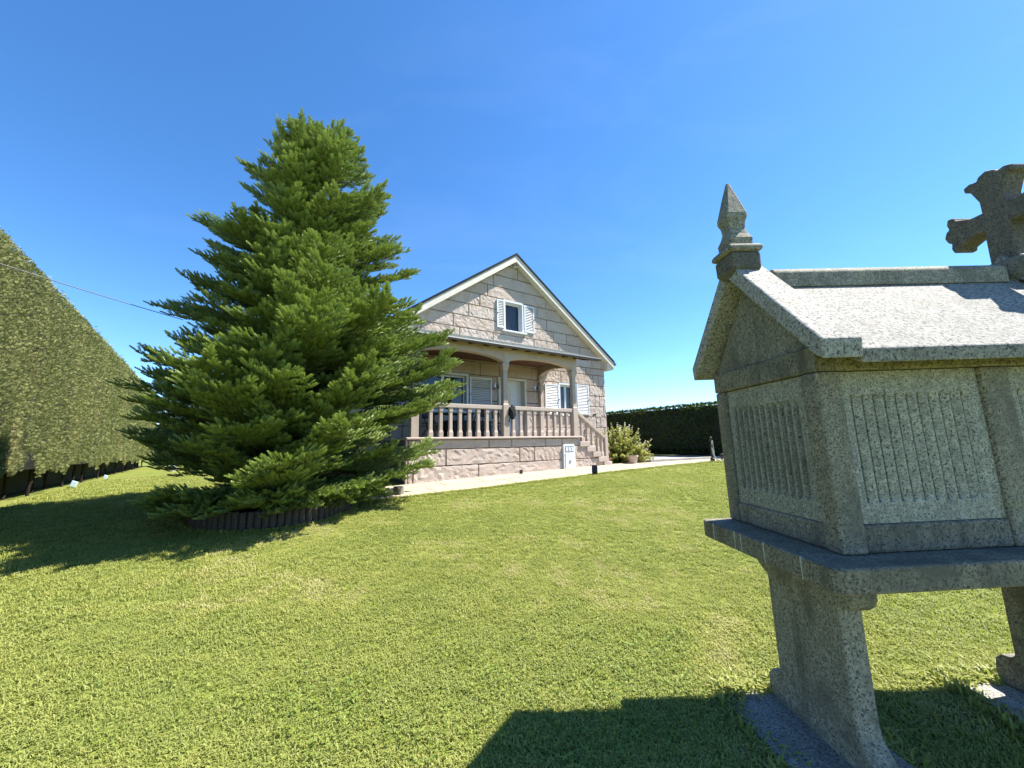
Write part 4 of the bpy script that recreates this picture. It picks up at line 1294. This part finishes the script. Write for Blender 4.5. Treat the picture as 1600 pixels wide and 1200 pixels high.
    for i in range(9):
        an = R(-62 + 124*i/8 + rs2.uniform(-6, 6)); ln = rs2.uniform(.7, 1.05)*(1-.25*abs(an))
        c = (math.cos(an)*ln, math.sin(an)*ln, rs2.uniform(-.14, .14)); wv = .075
        b0 = len(vv); nx__, ny__ = -math.sin(an)*wv, math.cos(an)*wv
        vv += [(c[0]*.1, c[1]*.1, 0), (c[0]*.65+nx__, c[1]*.65+ny__, c[2]*.6+.03), c, (c[0]*.65-nx__, c[1]*.65-ny__, c[2]*.6-.03)]
        ff += [(b0, b0+1, b0+2, b0+3)]
    fo = scatter('foliage', pos, rot, A_[:, 3]*rs.uniform(.8, 1.25, n_), np.clip(tn, 0, 1), [source(name+'_spray', vv, ff, MT[mat])], t)
    fo['kind'] = 'stuff'
    print(name, n_)
    return t
YW = R(-38)
HL0 = (-9.70, 7.55)
def notch_l(s, z):
    return ((np.abs(s+.55-.1*(z-1)) < .16*np.clip((1.75-z)/.8, 0, 1)) & (z < 1.75)) | ((np.abs(s-1.15) < .55*np.clip((1.15-z)/.6, 0, 1)) & (z < 1.15))
hedge('tall_hedge', 'tall clipped olive green cypress hedge running along the lawn behind the fir', HL0, YW, -6.5, 25.5, 1.6, lambda s: 5.24-.012*max(s, 0), .36, 'hedge', 1000, 3, batter=.12, size=.052, notch=notch_l)
# far hedge on the right, its shaded face towards the lawn
x1_, y1_ = 13.5, 10.85
yw2 = R(-36.5+180)
def far_hedge():
    p1 = (9.27+.0, 17.35)
    # run it from far to near so that the lawn lies on its right hand
    st_ = (9.27-.5948*14, 17.35+.8038*14)
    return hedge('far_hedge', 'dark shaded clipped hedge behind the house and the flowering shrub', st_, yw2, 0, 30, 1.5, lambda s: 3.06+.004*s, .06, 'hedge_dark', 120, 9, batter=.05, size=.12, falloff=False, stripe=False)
far_hedge()
hd_ = (math.sin(YW), math.cos(YW))
bx0, by0 = HL0[0]+hd_[0]*25.0, HL0[1]+hd_[1]*25.0
# runs from the tall hedge to behind the house; its face looks at the lawn
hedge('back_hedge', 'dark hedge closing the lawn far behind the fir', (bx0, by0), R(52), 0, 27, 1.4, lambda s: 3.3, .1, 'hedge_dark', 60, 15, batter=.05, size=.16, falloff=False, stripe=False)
hd_ = (math.sin(YW), math.cos(YW))
bx0, by0 = HL0[0]+hd_[0]*25.0, HL0[1]+hd_[1]*25.0

# ================================================================== SHRUB, CABLE, SMALL THINGS
def leaf_source(name, mat, n_=5, seed=4, w=.28):
    rs = random.Random(seed); vv, ff = [], []
    for i in range(n_):
        an = 2*math.pi*i/n_ + rs.uniform(-.3, .3); el = rs.uniform(.1, .8); ln = rs.uniform(.8, 1.1)
        d_ = Vector((math.cos(an)*math.cos(el), math.sin(an)*math.cos(el), math.sin(el)))
        s_ = Vector((-math.sin(an), math.cos(an), 0))*w*ln
        b0 = len(vv)
        vv += [(0, 0, 0), tuple(d_*ln*.5+s_+Vector((0, 0, .05))), tuple(d_*ln), tuple(d_*ln*.5-s_+Vector((0, 0, .05)))]
        ff += [(b0, b0+1, b0+2), (b0, b0+2, b0+3)]
    return source(name, vv, ff, MT[mat])
sx_, sy_ = hw(3.05, .75)
shrub = thing('flowering_shrub', 'rounded yellow green shrub with pale flower tips behind the clay pot', 'shrub', (sx_, sy_, gz(sx_, sy_)))
rs = np.random.default_rng(11)
pts, rots, tn, sz = [], [], [], []
stems = MB()
for k in range(150):
    a_ = rs.uniform(0, 2*math.pi); el = rs.uniform(.12, 1.45); ln = (1.0+.28*math.sin(el)**2)*rs.uniform(.7, 1.08)
    dv = np.array([math.cos(a_)*math.cos(el)*1.3, math.sin(a_)*math.cos(el)*1.3, math.sin(el)*1.05])
    tip_ = dv*ln
    stems.tube([(0, 0, 0), tuple(tip_*.55+[0, 0, .06]), tuple(tip_)], [.012, .007, .003], 4)
    m = 42
    q = .35+.65*rs.random(m)
    for t_ in q:
        pts.append(tip_*t_ + [0, 0, .06*math.sin(math.pi*t_)] + rs.normal(0, .035, 3)); rots.append([rs.uniform(-.8, .8), rs.uniform(-.8, .8), rs.uniform(0, 6.28)])
        tn.append(min(.8, rs.uniform(.05, .6)+.2*t_)); sz.append(rs.uniform(.05, .085))
    for j in range(4 if el > .4 else 1):
        pts.append(tip_*(1+.03*j)+[0, 0, .025*j]); rots.append([0, rs.uniform(-.3, .3), rs.uniform(0, 6)]); tn.append(1.0); sz.append(.05)
stems.build('stems', MT['bark'], shrub)
so = scatter('foliage', np.array(pts), np.array(rots), np.array(sz), np.array(tn), [leaf_source('shrub_leaves', 'shrub', 6)], shrub)
so['kind'] = 'stuff'

# cable from off frame to the fir
c0, c1 = Vector((-5.70, 1.6, 3.54)), Vector((-6.1, 6.9, 3.86))
pts_ = []
for k in range(25):
    t_ = k/24; p_ = c0.lerp(c1, t_); p_.z -= .05*math.sin(math.pi*t_); pts_.append(p_-c1)
b = MB(); b.tube(pts_, .006, 6)
cb = b.build('overhead_cable', MT['cable'], None, c1)
tag(cb, 'thin pale cable strung across the tall hedge into the fir', 'cable')

# garden lights at the foot of the tall hedge
MT['pale_blue'] = plain('pale_blue_plastic', (.42, .56, .66), .35)
hd = np.array([math.sin(YW), math.cos(YW)]); hn = np.array([hd[1], -hd[0]])
for s_, o_, sc_, lab in ((4.9, -.02, .85, 'pale blue box light at the foot of the tall hedge'), (9.2, .0, .7, 'small pale light further along the foot of the tall hedge')):
    x_, y_ = HL0[0]+hd[0]*s_+hn[0]*o_, HL0[1]+hd[1]*s_+hn[1]*o_
    spotlight(x_, y_, R(-50), lab, sc_, 'pale_blue', 'white')
# white flower pots far behind the fir
for x_, y_, h_, lab in ((-17.0, 19.6, .30, 'white flower pot closest to the tall hedge far behind the fir'), (-15.9, 20.0, .36, 'taller white flower pot far behind the fir'), (-15.3, 20.3, .26, 'squat white flower pot far behind the fir')):
    pot('flower_pot', lab, MT['white'], (x_, y_, gz(x_, y_)-.01), .13, .2, h_, 'white pots behind the fir')

# ================================================================== GRASS
def blade_source(name, seed, nb=14, spread=.045, hmin=.018, hmax=.045, w=.0028):
    rs = random.Random(seed); vv, ff, tip = [], [], []
    for k in range(nb):
        a_ = rs.uniform(0, 6.283); r_ = spread*math.sqrt(rs.random())
        ox, oy = r_*math.cos(a_*3.7), r_*math.sin(a_*3.7)
        h = rs.uniform(hmin, hmax); lean = rs.uniform(.25, 1.25)
        dx, dy = math.cos(a_), math.sin(a_); sx, sy = -dy*w, dx*w
        b0 = len(vv)
        x1, y1, z1 = ox+dx*h*lean*.35, oy+dy*h*lean*.35, h*.62/(1+.3*lean)
        x2, y2, z2 = ox+dx*h*lean, oy+dy*h*lean, h/(1+.75*lean)
        vv += [(ox-sx, oy-sy, -.006), (ox+sx, oy+sy, -.006), (x1+sx, y1+sy, z1), (x1-sx, y1-sy, z1), (x2, y2, z2)]
        ff += [(b0, b0+1, b0+2, b0+3), (b0+3, b0+2, b0+4)]
        tip += [0, 0, .4, .4, .9]
    return source(name, vv, ff, MT['grass'], tip)

def lawn_mask(x, y):
    a_, b_ = wh(x, y)
    wob = .05*(vnoise(np.stack([x, y, 0*x], 1), 5, 5, 1, 31)-.3)
    on_path = (b_ + 0*wob > -1.5+wob-np.clip((a_-1.7)*.08, 0, 1)) & (b_ < .05) & (a_ > -7.9) & (a_ < 10.6)
    in_house = (b_ >= .0) & (b_ < 11) & (a_ > -6.05) & (a_ < 1.75)
    behind = (b_ >= 1.9) & (b_ < 11) & (a_ > -6.1) & (a_ < 3.8)
    bed_ = (a_ > 3.45) & (b_ > -.45-.21*(a_-3.45)) & (a_ < 10.5)
    rr = (x-TX-.1)**2+(y-TY+.05)**2 < 1.27**2
    ok = ~(on_path | in_house | behind | bed_ | rr)
    hs_ = (x-HL0[0])*hn[0]+(y-HL0[1])*hn[1] > -.12
    for xm in (1.655, 3.17):
        X_, Y_ = xm*gcx - 2.2*gsx, xm*gsx + 2.2*gcx
        ok &= ~((np.abs(x-X_) < .29) & (y > Y_-.6) & (y < Y_+.40))
    return ok & hs_
gp, gr_, gs, gt = [], [], [], []
rs = np.random.default_rng(5)
bands = [(1.2, 3.2, 1300, 1.0), (3.2, 5.0, 850, 1.05), (5.0, 8.0, 480, 1.15), (8.0, 13.0, 220, 1.45), (13.0, 21.0, 80, 1.9)]
for r0, r1, dn, sc_ in bands:
    half = R(66)
    n_ = int(dn*half*(r1*r1-r0*r0))
    rr = np.sqrt(rs.uniform(r0*r0, r1*r1, n_)); th = rs.uniform(-half, half, n_)
    x = rr*np.sin(th); y = rr*np.cos(th)
    ok = lawn_mask(x, y); x, y = x[ok], y[ok]; n_ = len(x)
    p3 = np.stack([x, y, 0*x], 1)
    big = .55*vnoise(p3, .45, .6, 1, 1)+.45*vnoise(p3, 1.5, 1.7, 1, 2)
    fine = vnoise(p3, 6, 6, 1, 3)
    hgt = vnoise(p3, 2.2, 2.2, 1, 8)
    tt = -.06 + .88*big + .34*(fine-.5) + rs.normal(0, .13, n_)
    dry = vnoise(p3, .8, .8, 1, 12)*.6+vnoise(p3, 4, 4, 1, 13)*.4
    tt = tt + np.clip((dry-.56)*2.6, 0, .55)
    gp.append(np.stack([x, y, lawn_z(x, y)-.004], 1)); gt.append(np.clip(tt, 0, 1))
    gr_.append(np.stack([rs.uniform(-.15, .15, n_), rs.uniform(-.15, .15, n_), rs.uniform(0, 6.283, n_)], 1))
    gs.append(sc_*(.55+.55*hgt+.35*rs.random(n_)**3))
# uncut grass along the footing slabs, the path edge and the log ring
ex, ey, es = [], [], []
for xm, hw_ in ((1.655, .295), (3.17, .33)):
    for k in range(420):
        e_ = rs.integers(0, 4); u_ = rs.uniform(-1, 1)
        lx = hw_*(1 if e_ == 0 else -1)*(1+rs.uniform(-.03, .08)) if e_ < 2 else u_*hw_
        ly = rs.uniform(-.62, .42) if e_ < 2 else (.43 if e_ == 2 else -.63)+rs.normal(0, .015)
        ex.append(xm*gcx-2.2*gsx+lx); ey.append(xm*gsx+2.2*gcx+ly); es.append(1.2+1.6*rs.random()**3)
for k in range(3400):
    a_ = rs.uniform(-7.9, 9.5); x_, y_ = hw(a_, -1.5-max(0, (a_-1.7)*.08)+rs.normal(-.02, .025)); ex.append(x_); ey.append(y_); es.append(1.0+1.0*rs.random()**2)
for k in range(500):
    a_ = rs.uniform(0, 6.283); ex.append(TX+.1+1.29*math.cos(a_)); ey.append(TY-.05+1.29*math.sin(a_)); es.append(1.2+1.2*rs.random())
ex, ey = np.array(ex), np.array(ey); n_ = len(ex)
gp.append(np.stack([ex, ey, lawn_z(ex, ey)-.004], 1)); gt.append(np.clip(rs.normal(.35, .2, n_), 0, 1))
gr_.append(np.stack([rs.uniform(-.2, .2, n_), rs.uniform(-.2, .2, n_), rs.uniform(0, 6.283, n_)], 1)); gs.append(np.array(es))
gp, gr_, gs, gt = map(np.concatenate, (gp, gr_, gs, gt))
grass = scatter('grass', gp, gr_, gs, gt, [blade_source('grass_tuft', i+1) for i in range(4)])
tag(grass, 'short mown grass blades covering the lawn', 'grass', kind='stuff')
print('grass tufts', len(gp))

# clover and other broad leaved weeds in the near lawn
vv, ff = [], []
for i in range(3):
    an = 2*math.pi*i/3; d_ = Vector((math.cos(an), math.sin(an), .25)); s_ = Vector((-math.sin(an), math.cos(an), 0))
    b0 = len(vv)
    vv += [(0, 0, 0), tuple(d_*.45+s_*.36), tuple(d_*.9+s_*.30), tuple(d_*.8), tuple(d_*.9-s_*.30), tuple(d_*.45-s_*.36)]
    ff += [(b0, b0+1, b0+2, b0+3), (b0, b0+3, b0+4, b0+5)]
clv = source('clover_leaf', vv, ff, MT['clover'])
n_ = 60000
rr = np.sqrt(rs.uniform(1.3**2, 5.2**2, n_)); th = rs.uniform(-R(64), R(64), n_)
x = rr*np.sin(th); y = rr*np.cos(th)
p3 = np.stack([x, y, 0*x], 1)
mk = .6*vnoise(p3, 1.3, 1.3, 1, 21)+.4*vnoise(p3, 4, 4, 1, 22) + .10*np.clip(3.2-rr, -1.5, 1)
ok = lawn_mask(x, y) & (mk > .59+.16*rs.random(n_)); x, y = x[ok], y[ok]; n_ = len(x)
cl = scatter('clover', np.stack([x, y, lawn_z(x, y)+rs.uniform(.018, .04, n_)], 1), np.stack([rs.uniform(-.5, .5, n_), rs.uniform(-.5, .5, n_), rs.uniform(0, 6.28, n_)], 1), rs.uniform(.007, .014, n_), rs.random(n_), [clv])
tag(cl, 'patches of clover leaves scattered in the near grass', 'clover', kind='stuff')
print('clover', n_)
